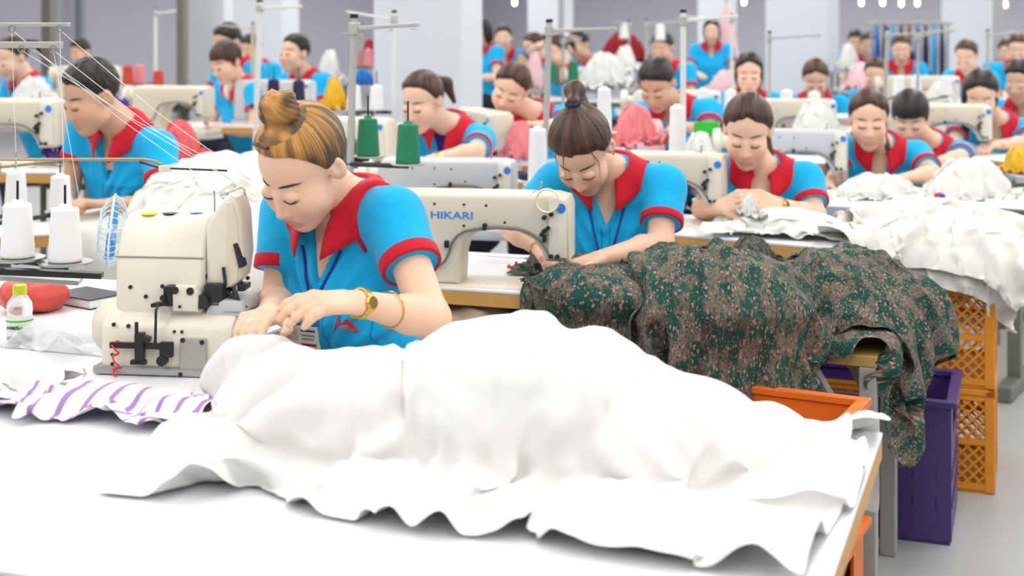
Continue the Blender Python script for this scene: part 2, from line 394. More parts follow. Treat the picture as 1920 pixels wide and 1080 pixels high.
ZH = {'bun': ([-.12, -.06, -.03, -.012, .0, .006, .03, .05, .075, .12], [.108, .100, .074, .034, .010, .002, -.01, -.045, -.075, -.085])}
def hair_sdf(q, st, seed=0, hl=0.0):
    off = {'short': .010}.get(st, .0125)
    y, z, ax = q[:, 1], q[:, 2], np.abs(q[:, 0])
    d = ell(q, (0, .016, .034), (.075, .094, .086))
    zh = np.interp(y, *ZH['bun'])
    if st == 'bangs': zh = np.interp(y, [-.12, -.085, -.05, -.02, 0, .03, .06, .12], [.052, .048, .04, .01, -.03, -.05, -.07, -.085])
    if st == 'short': zh = np.interp(y, [-.12, -.085, -.06, -.03, -.01, .004, .03, .05, .09, .12], [.096, .092, .084, .05, .016, .012, -.0, -.03, -.06, -.07])
    if st in ('part', 'bob', 'long'): zh = zh - .022 * np.clip(ax / .05, 0, 1) * (y < -.02)
    zh = zh + hl * (y < -.01) + .005 * vnoise(q * np.array([70, 70, 20]) + seed)
    tp = np.clip((z - zh) / (.04 if st != 'bangs' else .015), 0, 1); d = d - .0015 - (off - .0015) * tp * (2 - tp)
    d = smax(d, (zh - z) * .8, .006)
    pole = {'bun': (.0, .045, .15), 'pony': (0, .13, .05), 'hpony': (0, .08, .14)}.get(st, (0, .03, .14))
    if st == 'part': pole = (0, .13, .0)
    pd = nrm(pole); a = nrm(np.cross(pd, (1, 0, .01))); b = np.cross(pd, a); ph = np.arctan2(q @ a, q @ b)
    if st == 'short': d = d + .003 * vnoise(q * 90 + seed) - .004 * np.clip((z - .05) / .05, 0, 1)
    else: d = d + (.0006 * np.sin(ph * 60 + 5 * vnoise(q * 25 + seed)) + .0010 * vnoise(np.stack([ph * 22, q[:, 2] * 8, q[:, 1] * 8], 1) + seed)) * np.clip((z + .05) * 12, .3, 1)
    if st == 'bun':
        w = q - np.array([.0, .030, .146]); th = np.arctan2(w[:, 1], w[:, 0])
        bn = ell(w, (0, 0, 0), (.043, .040, .036)) + .0035 * np.sin(th * 3 + w[:, 2] * 110 + 2 * vnoise(w * 40)) + .001 * np.sin(th * 20 + w[:, 2] * 300)
        d = smin(d, bn, .012)
    if st == 'hpony':
        d = smin(d, cap(q, (0, .055, .105), (0, .080, .135), .026, .016), .02)
        d = smin(d, cap(q, (0, .080, .135), (-.01, .13, .11), .014, .026), .01); d = smin(d, cap(q, (-.01, .13, .11), (-.02, .16, -.02), .026, .012), .02)
    if st == 'pony':
        d = smin(d, cap(q, (0, .10, .05), (0, .135, .035), .02, .014), .02)
        d = smin(d, cap(q, (0, .135, .035), (.015, .165, .0), .018, .026), .012); d = smin(d, cap(q, (.015, .165, .0), (.03, .165, -.09), .026, .010), .02)
    if st == 'part':
        d = smin(d, cap(q, (0, .095, -.01), (.045, .10, -.07), .024, .026), .02); d = smin(d, cap(q, (.045, .10, -.07), (.085, .03, -.15), .026, .012), .02)
    if st == 'bob':
        s = smax(ell(q, (0, .03, -.02), (.089, .085, .12)), -ell(q, (0, -.06, -.05), (.073, .10, .125)), .012); d = smin(d, s, .012)
    if st == 'long':
        s = smax(ell(q, (-.01, .035, -.03), (.092, .085, .13)), -ell(q, (.005, -.07, -.05), (.074, .105, .13)), .012); d = smin(d, s, .012)
        d = smin(d, cap(q, (-.075, .0, -.02), (-.085, -.035, -.13), .02, .022), .02); d = smin(d, cap(q, (-.085, -.035, -.13), (-.075, -.06, -.22), .022, .012), .02)
    if st == 'wisps':
        pass
    return d
def hair_col(q, st, c0, c1, seed):
    pole = np.array({'bun': (.0, .045, .15)}.get(st, (0, .08, .13))); pd = nrm(pole); a = nrm(np.cross(pd, (1, 0, .01))); b = np.cross(pd, a); ph = np.arctan2(q @ a, q @ b)
    rad = np.linalg.norm(q - pole * .9, axis=1)
    n = vnoise(np.stack([ph * 9, rad * 12, rad * 0], 1) + seed) * .6 + vnoise(np.stack([ph * 30, rad * 20, rad * 0], 1) + seed) * .5
    w = np.clip(.5 + n, 0, 1)
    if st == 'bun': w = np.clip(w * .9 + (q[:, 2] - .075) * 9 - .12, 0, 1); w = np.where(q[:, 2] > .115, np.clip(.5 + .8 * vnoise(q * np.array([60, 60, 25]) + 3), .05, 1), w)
    else: w = w * .55
    return np.array(c0) * (1 - w[:, None]) + np.array(c1) * w[:, None]

def torso_fn(sp, grow, t0=-.2):
    hip, neck = sp['hip'], sp['neck']; T = np.linalg.norm(neck - hip); up = (neck - hip) / T
    l0 = np.array([math.cos(sp['yaw']), math.sin(sp['yaw']), 0]); left = nrm(l0 - up * (l0 @ up)); front = nrm(np.cross(up, left)) * -1
    f0 = np.array([math.sin(sp['yaw']), -math.cos(sp['yaw']), 0])
    if front @ f0 < 0: front = -front
    k = sp['k']; ts = [-.3, 0, .2, .4, .6, .76, .88, .96, 1.05]
    fem = not sp['male']
    rx = np.array([.165, .165, .145, .14, .15, .155, .13, .085, .05] if fem else [.155, .155, .15, .152, .168, .175, .15, .09, .055]) * k + grow
    ry = np.array([.115, .12, .11, .105, .112, .10, .08, .06, .05] if fem else [.11, .115, .11, .11, .118, .11, .09, .065, .05]) * k + grow
    fo = np.array([.0, .0, .005, .012, .022, .012, .0, -.008, -.01]) * k
    def fn(p):
        q = p - hip; a = (q @ up) / T; x = q @ left; R1 = np.interp(a, ts, rx); R2 = np.interp(a, ts, ry); y = q @ front - np.interp(a, ts, fo)
        d = (np.sqrt((x / R1) ** 2 + (y / R2) ** 2) - 1) * np.minimum(R1, R2)
        return np.maximum(np.maximum(d, (a - 1.03) * T), (t0 - a) * T)
    return fn, up, left, front, T
def hand_caps(wr, tip, palm, side, k, curl):
    """capsules of a hand: wrist, direction point, palm normal, thumb side vector"""
    f = nrm(tip - wr); n = nrm(palm - f * (palm @ f)); s = nrm(np.cross(f, n)); s = s if s @ side > 0 else -s
    C = []; K = k
    for i, (o, L) in enumerate([(.027, .068), (.009, .076), (-.009, .071), (-.026, .056)]):
        base = wr + f * .012 * K + s * o * .55 * K; kn = wr + (f * (.086 - .004 * abs(i - 1)) + s * o) * K
        C.append((base, kn, .0135 * K, .0115 * K)); p = kn; ang = (.25 + .12 * i) * curl
        for j, (fr, r0, r1) in enumerate([(.45, .0095, .0085), (.31, .0085, .0078), (.24, .0078, .0066)]):
            dv = f * math.cos(ang) + n * math.sin(ang) + s * (o * .35); q = p + nrm(dv) * L * fr * K; C.append((p, q, r0 * K, r1 * K)); p = q; ang += .42 * curl
    t0 = wr + (f * .022 + s * .022) * K; t1 = wr + (f * .052 + s * .050 + n * .016 * curl) * K; t2 = t1 + nrm(f * .9 + s * .30 + n * .35 * curl) * .032 * K; t3 = t2 + nrm(f + s * -.05 + n * .3 * curl) * .024 * K
    C += [(t0, t1, .015 * K, .0115 * K), (t1, t2, .0105 * K, .0095 * K), (t2, t3, .0095 * K, .007 * K)]
    return C
def trace(fn, p, d, n=40):
    p = np.array(p, float); one = p.ndim == 1; p = p.reshape(-1, 3); d = nrm(d)
    for _ in range(n):
        v = fn(p); m = v > .0004
        if not m.any(): break
        p = p + d * (np.clip(v * .8, .0003, .05) * m)[:, None]
    return p[0] if one else p

HAIRC = {'blonde': ((.075, .048, .024), (.60, .29, .065)), 'brown': ((.022, .012, .008), (.17, .065, .028)), 'black': ((.008, .007, .007), (.03, .022, .018)), 'auburn': ((.025, .012, .009), (.15, .055, .03))}
def person(sp):
    """one seated or standing worker; all points world metres; returns the root"""
    sp = dict(sp); org = np.array([sp['hip'][0], sp['hip'][1], 0.0]); sp.setdefault('k', 1.0); sp.setdefault('male', False); k = sp['k']
    for n in ('hip', 'neck', 'head', 'el_l', 'wr_l', 'tip_l', 'el_r', 'wr_r', 'tip_r'): sp[n] = np.asarray(sp[n], float) - org
    near = sp.get('near', 1); hh = {0: .008, 1: .005, 2: .0036, 3: .0026}[near]; hb = {0: .015, 1: .010, 2: .0075, 3: .0065}[near]
    hy, hp, hr = sp['hyaw'], sp['hpitch'], sp.get('hroll', 0); R = rotm(hy, hp, hr); HC = sp['head']; hs = k * sp.get('hs', 1.0); male = sp['male']
    root = thing('person', sp['label'], 'person', tuple(org), group='garment workers in blue polo shirts')
    toL = lambda p: ((p - HC) @ R) / hs; toW = lambda q: (q * hs) @ R.T + HC
    skinT, up, left, front, T = torso_fn(sp, -.008); shT, *_ = torso_fn(sp, .006, -.07)
    neck = sp['neck']; shw = (.158 if not male else .178) * k
    S = {s: neck + left * shw * sg - up * .042 * k + front * .012 + np.asarray(sp.get('sh_' + s, (0, 0, 0))) for s, sg in (('l', 1), ('r', -1))}
    nb = HC + R @ np.array([0, .022, -.075]) * hs; nr = (.050 if not male else .057) * k
    def body_head(p):
        d = local(p, HC, .16 * hs, lambda x: head_sdf(toL(x).astype(np.float32), male) * hs)
        d = smin(d, cap(p, nb, neck - up * .01 - front * .004, nr, nr * 1.05), .02)
        t = smin(skinT(p), smin(cap(p, neck - up * .02, S['l'], .035, .05), cap(p, neck - up * .02, S['r'], .035, .05), .03), .05)
        return smin(d, t, .025)
    lo = np.minimum(HC - .15, neck - np.array([.12, .13, .16])); hi = np.maximum(HC + .15, neck + .13)
    v, f = sdf_mesh(body_head, lo, hi, hh * 1.0); q = toL(v); skin = np.array(SKIN) * np.array(sp.get('tone', (1, 1, 1)))
    c = head_paint(q, skin); parts = [(v, f, c)]
    for s, sg in (('l', 1), ('r', -1)):
        E, Wr, Tp = sp['el_' + s], sp['wr_' + s], sp['tip_' + s]
        pn = np.asarray(sp.get('palm_' + s, (0, 0, -1)), float); caps = hand_caps(Wr, Tp, pn, left * -sg + front * .2 + np.asarray(sp.get('thumb_' + s, (0, 0, 0))), k, sp.get('curl_' + s, .8))
        fat = sp.get('fat', .93) * k; hc = Wr + nrm(Tp - Wr) * .08 * k
        pu = E + (S[s] - E) * .5; mid = E + (Wr - E) * .3
        def arm(p):
            d = smin(cap(p, S[s], E, .046 * fat, .039 * fat), cap(p, E, mid, .038 * fat, .037 * fat), .02)
            d = smin(d, cap(p, mid, Wr, .037 * fat, .0245 * fat), .02)
            def hand(x):
                hd = np.full(len(x), 1.0, np.float32)
                for a, b, r0, r1 in caps: hd = smin(hd, cap(x, a, b, r0, r1), .006)
                return hd
            return smin(d, local(p, hc, .14 * k, hand), .014)
        ks = np.array([S[s], E, Wr] + [b for _, b, _, _ in caps]); v, f = sdf_mesh(arm, ks.min(0) - .06, ks.max(0) + .06, hh * (1.15))
        c = np.tile(skin, (len(v), 1)); dk = np.array([np.linalg.norm(v - b, axis=1) for _, b, _, _ in caps]).min(0); c = c * (1 - .08 * np.exp(-(dk / .02) ** 2))[:, None] * np.array([1, .97, .96]); parts.append((v, f, c))
    V, Fc, C = joinm(parts); link('body', npmesh('body', V, Fc, C), M_SKIN, root)
    # hair
    st = sp['hair']; c0, c1 = HAIRC[sp.get('hairc', 'black')]; sd = sp.get('seed', 1)
    v, f = sdf_mesh(lambda p: hair_sdf(p, st, sd, sp.get('hl', 0.0)), (-.13, -.14, -.27), (.13, .22, .22), hh * .95)
    hob = link('hair', npmesh('hair', toW(v), f, hair_col(v, st, c0, c1, sd)), M_HAIR, root)
    hs_fn = lambda p: head_sdf(p, male)
    if st == 'hpony': MB().lathe([(.0185 + .006 * math.cos(a), .006 * math.sin(a)) for a in np.linspace(0, 6.283, 9)], n=16).build('hair_tie', M_TIE, hob, True)
    if st == 'hpony':
        t = hob.children[0]; t.matrix_local = Matrix.Translation(Vector(toW(np.array([[0, .076, .131]]))[0])) @ Matrix([list(r) for r in R]).to_4x4() @ Matrix.Rotation(-.7, 4, 'X')
    if st == 'pony':
        t = MB().lathe([(.0175 + .006 * math.cos(a), .006 * math.sin(a)) for a in np.linspace(0, 6.283, 9)], n=16).build('hair_tie', M_TIE, hob, True)
        t.matrix_local = Matrix.Translation(Vector(toW(np.array([[0, .132, .037]]))[0])) @ Matrix([list(r) for r in R]).to_4x4() @ Matrix.Rotation(-1.2, 4, 'X')
    if sp.get('wisps'):
        for xs, zs in (((-.016, -.028, -.031, -.027), (.098, .060, .020, -.012)), ((-.045, -.060, -.062, -.055), (.085, .04, .0, -.035)), ((.046, .060, .062, .058), (.085, .045, .01, -.02))):
            tt = np.linspace(0, 1, 12); kk = np.linspace(0, 1, 4); x = np.interp(tt, kk, xs); z = np.interp(tt, kk, zs); fi = trace(hs_fn, np.stack([x, x * 0 - .17, z], 1), (0, 1, 0)); fi[:, 1] -= .0012 + .004 * np.sin(tt * 3.1)
            for _ in range(2): fi[1:-1] = (fi[:-2] + fi[1:-1] + fi[2:]) / 3
            w_ = MB().tube(toW(fi), list(np.interp(tt, [0, .5, 1], [.0016, .0010, .0003])), 6).mesh('hair_wisp'); at = w_.color_attributes.new('Col', 'FLOAT_COLOR', 'POINT'); at.data.foreach_set('color', np.tile(np.array([.12, .055, .03, 1.]), len(w_.vertices)))
            link('hair_wisp', w_, M_HAIR, hob, smooth=True)
    if near >= 1:                                     # brows and lashes follow the face surface
        for sg in (-1, 1):
            n = 11; t = np.linspace(0, 1, n); o17 = np.full(n, -.17)
            br = trace(hs_fn, np.stack([(.012 + .040 * t) * sg, o17, .0305 + .004 * np.sin(t * 2.7) - .006 * t], 1), (0, 1, 0)) + np.array([0, -.0002, 0])
            la = trace(hs_fn, np.stack([(.0155 + .032 * t) * sg, o17, .0015 - .0055 * np.sin(t * math.pi) + .003 * t], 1), (0, 1, 0)) + np.array([0, -.0004, 0])
            rr = [.0022 * math.sin(math.pi * (.12 + .85 * i / (n - 1))) for i in range(n)]
            MB().tube(toW(br), [max(.0005, r * (.85 if not male else 1.1)) for r in rr], 6).build('eyebrow', M_DARK, root, True)
            MB().tube(toW(la), [max(.0004, r * .95) for r in rr], 6).build('eyelash', M_LASH, root, True)
    # polo shirt
    dirs = {s: nrm(sp['el_' + s] - S[s]) for s in 'lr'}; ul = {s: np.linalg.norm(sp['el_' + s] - S[s]) for s in 'lr'}
    fsl = {s: min(.66, sp.get('sleeve', .125) / ul[s]) for s in 'lr'}; vdepth = sp.get('vneck', .13) * k; tr = trace
    def shirt(p, cut=True):
        q = p - neck; x = q @ left; y = q @ front; z = q @ up
        w = vnoise(np.stack([x * 9 + z * 7, y * 9, z * 16 - np.abs(x) * 14], 1)) * .011 + .0042 * np.sin(z * 95 - np.abs(x) * 80 + 40 * y + 3 * np.sin(x * 31 + 2))
        d = shT(p) - w * np.clip(1.2 - np.maximum(z + .08, 0) * 12, .15, 1.2); sh = smin(cap(p, neck - up * .034 * k, S['l'], .043 * k, .056 * k), cap(p, neck - up * .034 * k, S['r'], .043 * k, .056 * k), .04); d = smin(d, sh, .08)
        for s in 'lr':
            e = S[s] + dirs[s] * ul[s] * (fsl[s] + .1); sl = cap(p, S[s], e, .058 * k, .061 * k)
            sl = np.maximum(sl, (p - S[s]) @ dirs[s] - ul[s] * fsl[s]); d = smin(d, sl, .035)
        if cut:
            hw = np.interp(-z, [-.1, .0, .02, vdepth], [.056 * k, .053 * k, .05 * k, .0]); wd = np.maximum(np.abs(x) - hw, np.maximum(-y - .0, -(z + vdepth)))
            d = np.maximum(d, -wd); d = np.maximum(d, -(np.sqrt(x * x + (y - .01) ** 2) - .050 * k + np.where(z < -.03, .2, 0)))
        return d
    ks = np.array([S['l'], S['r'], S['l'] + dirs['l'] * ul['l'] * fsl['l'], S['r'] + dirs['r'] * ul['r'] * fsl['r'], neck, sp['hip'] - up * .12]); 
    lo, hi = ks.min(0) - .17, ks.max(0) + .17
    v, f = sdf_mesh(shirt, lo, hi, hb); link('polo_shirt', npmesh('polo_shirt', v, f), M_POLO, root)
    sh0 = lambda p: shirt(p, False)
    def push(p, off):
        for _ in range(4):
            dv = sh0(p); e = .004; g = np.stack([sh0(p + np.eye(3)[i] * e) - sh0(p - np.eye(3)[i] * e) for i in range(3)], 1); g /= np.maximum(np.linalg.norm(g, axis=1, keepdims=True), 1e-9)
            p = p + g * np.maximum(off - dv, 0)[:, None]
        return p
    # collar: stand, fold and two open flaps
    n, m = 41, 9; ph = np.linspace(math.radians(24), math.radians(336), n); cb = neck + up * .0 * k + front * .006; G = np.zeros((n, m, 3)); cw = sp.get('collar', 1.0) * k
    for i, a in enumerate(ph):
        fr = abs(a - math.pi) / (math.pi - math.radians(24)); dr = front * math.cos(a) + left * math.sin(a); rin = .056 * k
        pb = cb + dr * rin - up * (.004 + .028 * fr ** 2) * k; top = cb + dr * (rin + .004) + up * (.034 - .036 * fr ** 2) * k
        lat = nrm(dr * (1 - .25 * fr ** 3) + front * .45 * fr ** 4)
        wd = (.040 + .030 * fr ** 3) * cw; dn = (.020 + .062 * fr ** 2.2) * cw; out = cb + lat * (rin + wd) - up * dn + up * .01
        for j in range(m):
            t = j / (m - 1)
            if t < .25: G[i, j] = pb + (top - pb) * (t / .25)
            else:
                u_ = (t - .25) / .75; G[i, j] = top + (out - top) * u_ + (up * .012 + dr * .008) * k * math.sin(u_ * math.pi)
    g = G.reshape(-1, 3); j = np.tile(np.arange(m), n); g2 = push(g.copy(), .006); g = np.where((j >= 2)[:, None], g2, g)
    co = link('collar', npmesh('collar', g, gridfaces(n, m)), M_RED, root)
    sm = co.modifiers.new('thickness', 'SOLIDIFY'); sm.thickness = .0035; sm.offset = 0
    # red cuffs
    for s in 'lr':
        c = S[s] + dirs[s] * ul[s] * fsl[s]; a = nrm(np.cross(dirs[s], (0, 0, 1) if abs(dirs[s][2]) < .9 else (1, 0, 0))); b = np.cross(dirs[s], a); r0 = .0608 * k; L = sp.get('cuff', .022) * k
        prof = [(r0 * .90, .001), (r0 * .985, .0012), (r0 + .0008, .0008), (r0 + .0014, -.001), (r0 + .0018, -L * .5), (r0 + .0014, -L + .001), (r0 + .0006, -L), (r0 * .96, -L - .0005)]; nn = 22; vv = []
        for r, z in prof:
            for i in range(nn): w = 2 * math.pi * i / nn; vv.append(c + (a * math.cos(w) + b * math.sin(w)) * r + dirs[s] * z)
        link('cuff', npmesh('cuff', vv, gridfaces(len(prof), nn, True)), M_RED, root)
    # trousers, shoes
    hip = sp['hip']; f0 = np.array([math.sin(sp['yaw']), -math.cos(sp['yaw']), 0]); l0 = np.array([math.cos(sp['yaw']), math.sin(sp['yaw']), 0]); tc = []
    for sg in (1, -1):
        hj = hip + l0 * .085 * sg * k - np.array([0, 0, .02])
        if sp.get('stand'): kn = hj + f0 * .02 - np.array([0, 0, hip[2] * .5 - .02]); an = np.array([kn[0], kn[1], .09]) - f0 * .03
        else: kn = hj + f0 * .40 * k + l0 * .05 * sg + np.array([0, 0, .0]); an = np.array([kn[0], kn[1], .10]) - f0 * .06
        tc += [(hj, kn, .085 * k, .062 * k), (kn, an, .060 * k, .048 * k)]
        MB().box((0, 0, 0), (.09, .25, .085), bev=.03).build('shoe', M_SHOE, root, True, loc=tuple(an + f0 * .06 + np.array([0, 0, .0425 - .10 if not sp.get('stand') else .0425 - .09])), rz=sp['yaw'])
    def tro(p):
        d = ell(p, hip - np.array([0, 0, .01]), (.185 * k, .185 * k, .125 * k))
        for a, b, r0, r1 in tc: d = smin(d, cap(p, a, b, r0, r1), .03)
        return d
    ks = np.array([x for a, b, _, _ in tc for x in (a, b)]); v, f = sdf_mesh(tro, ks.min(0) - .16, ks.max(0) + .16, .02)
    link('trousers', npmesh('trousers', v, f), M_NAVY, root)
    # extras
    srf = lambda x, z, off=.0: tr(sh0, neck + np.multiply.outer(np.asarray(x), left) + np.multiply.outer(np.asarray(z), up) + front * .25, -front) + front * off
    if sp.get('under'):
        vv = lambda p: np.maximum(body_head(p) - .006, np.maximum(np.abs((p - neck) @ up + .075) - .06, -((p - neck) @ front) + .01))
        v, f = sdf_mesh(lambda p: np.maximum(vv(p), sph(p, neck - up * .06 + front * .03, .12)), neck - .18, neck + .18, hb); link('undershirt', npmesh('undershirt', v, f), M_PURP, root)
    if sp.get('lanyard'):
        z1 = sp['lanyard']; 
        for sg in (1, -1):
            tt = np.linspace(0, 1, 12); pts = srf(.052 * sg * (1 - tt), -.075 - tt * (z1 - .075), .004); MB().tube(pts, .0032, 6).build('lanyard', M_CORD, root, True)
    if sp.get('card'):
        x, z, w, h2, yr = sp['card']; c = srf(x, z, .012); t = nrm(left * math.cos(yr) + front * math.sin(yr)); n2 = nrm(np.cross(t, up))
        n2 = n2 if n2 @ front > 0 else -n2; vv = [c + t * a * w / 2 + up * b * h2 / 2 + n2 * e for e in (0, .0015) for a, b in ((-1, -1), (1, -1), (1, 1), (-1, 1))]
        ob = link('id_card', npmesh('id_card', vv, [(0, 3, 2, 1), (4, 5, 6, 7), (0, 1, 5, 4), (1, 2, 6, 5), (2, 3, 7, 6), (3, 0, 4, 7)]), M_CARD, root); ob.data.polygons.foreach_set('use_smooth', np.zeros(6, bool))
        for (a0, a1, b0, b1, mm) in [(-.42, -.1, -.1, .4, mat('photo_pink', (.75, .5, .42), .5)), (-.0, .42, .28, .36, M_CORD), (.0, .4, .1, .16, mat('print_grey', (.25, .25, .27), .6)), (.0, .35, -.05, .01, MATS.get('print_grey') or M_DARK), (-.05, .4, -.3, -.2, M_RED)]:
            vv = [c + t * a * w + up * b * h2 + n2 * .0022 for a, b in ((a0, b0), (a1, b0), (a1, b1), (a0, b1))]; link('card_print', npmesh('card_print', vv, [(0, 1, 2, 3)]), mm, ob)
    if near >= 2:
        M_SEAM = mat('seam_blue', (.004, .22, .50), .9); vd = vdepth
        def seam(nm, poly, r=.0013, off=.0008):
            pp = np.array(poly, float); tt = np.linspace(0, 1, 10 * (len(pp) - 1) + 1); kk = np.linspace(0, 1, len(pp)); MB().tube(srf(np.interp(tt, kk, pp[:, 0]), np.interp(tt, kk, pp[:, 1]), off), r, 5).build(nm, M_SEAM, root, True)
        seam('placket_seam', [(-.012, -vd + .004), (-.012, -vd - .07), (.012, -vd - .07), (.012, -vd + .004)])
        x, z = sp.get('logo_at', (.08, -.22)); seam('pocket_seam', [(x - .05, z + .05), (x + .045, z + .055)], .0016); seam('pocket_seam', [(x - .05, z + .05), (x - .05, z - .06), (x - .0, z - .075), (x + .045, z - .06), (x + .045, z + .055)], .001)
    def patch(name, poly, m, off=.004):
        pts = srf([q_[0] for q_ in poly], [q_[1] for q_ in poly], off); me = bpy.data.meshes.new(name); me.from_pydata([tuple(p) for p in pts], [], [tuple(range(len(pts)))]); return link(name, me, m, root)
    if sp.get('logo') == 'leaf':
        x, z = sp['logo_at']
        patch('chest_logo', [(x - .03, z - .022), (x - .012, z + .022), (x - .004, z + .004), (x + .012, z + .016), (x + .018, z - .006), (x + .03, z - .018), (x + .008, z - .012), (x - .002, z - .006), (x - .012, z + .002)], mat('logo_red', (.65, .02, .03), .7))
        patch('chest_logo', [(x + .016, z + .004), (x + .022, z + .03), (x + .04, z + .04), (x + .036, z + .018)], mat('logo_green', (.03, .33, .12), .7))
    if sp.get('logo') == 'sun':
        x, z = sp['logo_at']
        for i in range(6):
            w = math.radians(15 + i * 30); ca, sa = math.cos(w), math.sin(w); patch('chest_logo', [(x + ca * .018 - sa * .003, z + sa * .018 + ca * .003), (x + ca * .034, z + sa * .034), (x + ca * .018 + sa * .003, z + sa * .018 - ca * .003)], mat('logo_yellow', (.85, .55, .03), .7))
        patch('chest_logo', [(x - .012, z - .006), (x - .004, z + .01), (x + .008, z + .012), (x + .03, z + .02), (x + .034, z + .014), (x + .01, z + .0)], mat('logo_red', (.65, .02, .03), .7))
    if sp.get('logo') == 'mark':
        x, z = sp['logo_at']; patch('chest_logo', [(x - .03, z - .012), (x - .03, z + .02), (x, z + .03), (x + .03, z + .018), (x + .03, z - .014)], mat('logo_white', (.8, .8, .82), .7)); 
    for s, kind, frc in sp.get('bracelet', ()):
        E, Wr = sp['el_' + s], sp['wr_' + s]; ax = nrm(Wr - E); c = Wr + (E - Wr) * frc; r = (.0255 + .012 * min(frc / .7, 1)) * sp.get('fat', .93) * k
        q = Vector((0, 0, 1)).rotation_difference(Vector(ax)).to_matrix().to_4x4(); q.translation = Vector(c)
        if kind == 'watch':
            wr = thing('x', '', ''); bpy.data.objects.remove(wr)
            b = MB()
            for i in range(20):
                w = 2 * math.pi * i / 20; b.box((math.cos(w) * (r + .002), math.sin(w) * (r + .002), 0), (.004, .0082, .013), rz=w)
            o = b.build('wristwatch', M_GOLD, root); o.matrix_local = q
            dv = nrm((np.array([0, -1, .35]) - ax * (ax @ np.array([0, -1, .35])))); c2 = c + dv * (r + .004)
            qq = Vector((0, 0, 1)).rotation_difference(Vector(dv)).to_matrix().to_4x4(); qq.translation = Vector(c2)
            o2 = MB().lathe([(.0125, -.003), (.0125, .003), (.011, .005), (0, .005)], n=20).build('watch_face', M_GOLD, o, True); o2.matrix_local = q.inverted() @ qq
        else:
            o = MB().lathe([(r + .003 + .0016 * math.cos(a), .0016 * math.sin(a)) for a in np.linspace(0, 6.283, 7)], n=24).build('bracelet', M_GOLD, root, True); o.matrix_local = q @ Matrix.Rotation(.25, 4, 'X')
    if sp.get('earring'):
        for sg in (-1, 1): p = toW(np.array([[.079 * sg, .012, -.038]]))[0]; MB().lathe([(0, -.005), (.004, -.002), (.004, .002), (0, .005)], tuple(p), n=8).build('earring', M_GOLD, root, True)
    if sp.get('clip'):
        hf = lambda p: hair_sdf(p, st, sd)
        for dz in (0, .011):
            t = np.linspace(0, 1, 15); pts = trace(hf, np.stack([-.058 + .066 * t, -.040 - .016 * np.sin(t * 1.6) - dz, .20 + 0 * t], 1), (0, .1, -1)) + np.array([0, -.001, .002])
            MB().tube(toW(np.array(pts)), [.0028 + .0012 * (i % 2) for i in range(15)], 6).build('hair_clip', M_BLACK if dz == 0 else M_BLACK, root, True)
    return root
def rig(pos, yaw, hp=.5, dyaw=0, lean=.2, male=False, reach=.5, hz=None, k=1.0, stand=False, **kw):
    """a default pose: pos = head centre (world); returns a person spec"""
    f = np.array([math.sin(yaw), -math.cos(yaw), 0]); l = np.array([math.cos(yaw), math.sin(yaw), 0]); z = np.array([0, 0, 1.0]); head = np.asarray(pos, float)
    neck = head - f * .095 - z * (.115 + .03 * (1 - min(hp, 1))); hipz = .50 if not stand else .92
    tl = .48; dz = neck[2] - hipz; hor = math.sqrt(max(tl * tl - dz * dz, .0004)) if dz < tl else lean * .5
    hip = neck - f * max(hor, lean) ; hip[2] = hipz
    o = hip * np.array([1, 1, 0]); th = kw.pop('hand_z', .84)
    sp = dict(hip=hip, neck=neck, head=head, yaw=yaw, hyaw=yaw + dyaw, hpitch=hp, male=male, k=k, stand=stand)
    for s, sg in (('l', 1), ('r', -1)):
        sh = neck + l * .16 * sg - z * .06; sp['el_' + s] = sh + l * .07 * sg + f * .06 - z * .22
        w = sh + f * (reach - .12) + l * (-.06 * sg); w[2] = th; sp['wr_' + s] = w; sp['tip_' + s] = w + f * .12 - l * .06 * sg - z * .02
        e = sp['el_' + s]; fl = np.linalg.norm(w - e)
        if fl > .30: sp['wr_' + s] = w = e + (w - e) * .27 / fl; sp['tip_' + s] = w + f * .12 - l * .06 * sg - z * .02
    sp.update(kw); return sp
# ------------------------------------------------------------------ the hall
M_WALL = mat('wall_lavender', (.52, .52, .60), .8, var=.06, vscale=.7)
M_FLOOR = mat('floor_concrete', (.42, .43, .43), .45, var=.12, vscale=2.5, bump=.05, bscale=20)
M_CEIL = mat('ceiling_white', (.75, .75, .75), .9, var=.03)
M_PILLF = mat('pillar_paint', (.66, .70, .76), .6, var=.04, vscale=1.2)
def hv(u, v, z=0): return HU * u + HV * v + np.array([0, 0, z])
def hallbox(name, u, v, z, du, dv, dz, m): return MB().box((0, 0, 0), (du, dv, dz)).build(name, m, loc=tuple(hv(u, v, z)), rz=-HALL)
struct(hallbox('floor', 0, 12, -.05, 26, 38, .1, M_FLOOR)); struct(hallbox('ceiling', 0, 12, 3.35, 26, 38, .1, M_CEIL))
struct(hallbox('wall_back', 0, 30.6, 1.65, 26, .2, 3.3, M_WALL)); struct(hallbox('wall_left', -12.9, 12, 1.65, .2, 38, 3.3, M_WALL))
struct(hallbox('wall_right', 12.9, 12, 1.65, .2, 38, 3.3, M_WALL)); struct(hallbox('wall_front', 0, -6.9, 1.65, 26, .2, 3.3, M_CEIL))
M_TUBE = mat('lamp_tube', (1, 1, 1), .4, emit=((1, .98, .95), 6.0)); M_FIX = mat('lamp_housing', (.8, .8, .8), .4)
for off in ROWS:
    t = thing('ceiling_lamp_row', 'long row of white fluorescent lamps hung under the ceiling', 'lamp', tuple(hv(off, 13, 3.06)), -HALL, 'rows of ceiling lamps')
    MB().box((0, 0, .06), (.5, 31, .05)).build('housing', M_FIX, t)
    for k in range(10): MB().tube([(0, -15 + k * 3.1, .08), (0, -15 + k * 3.1, .24)], .008, 6).build('hanger', M_FIX, t)
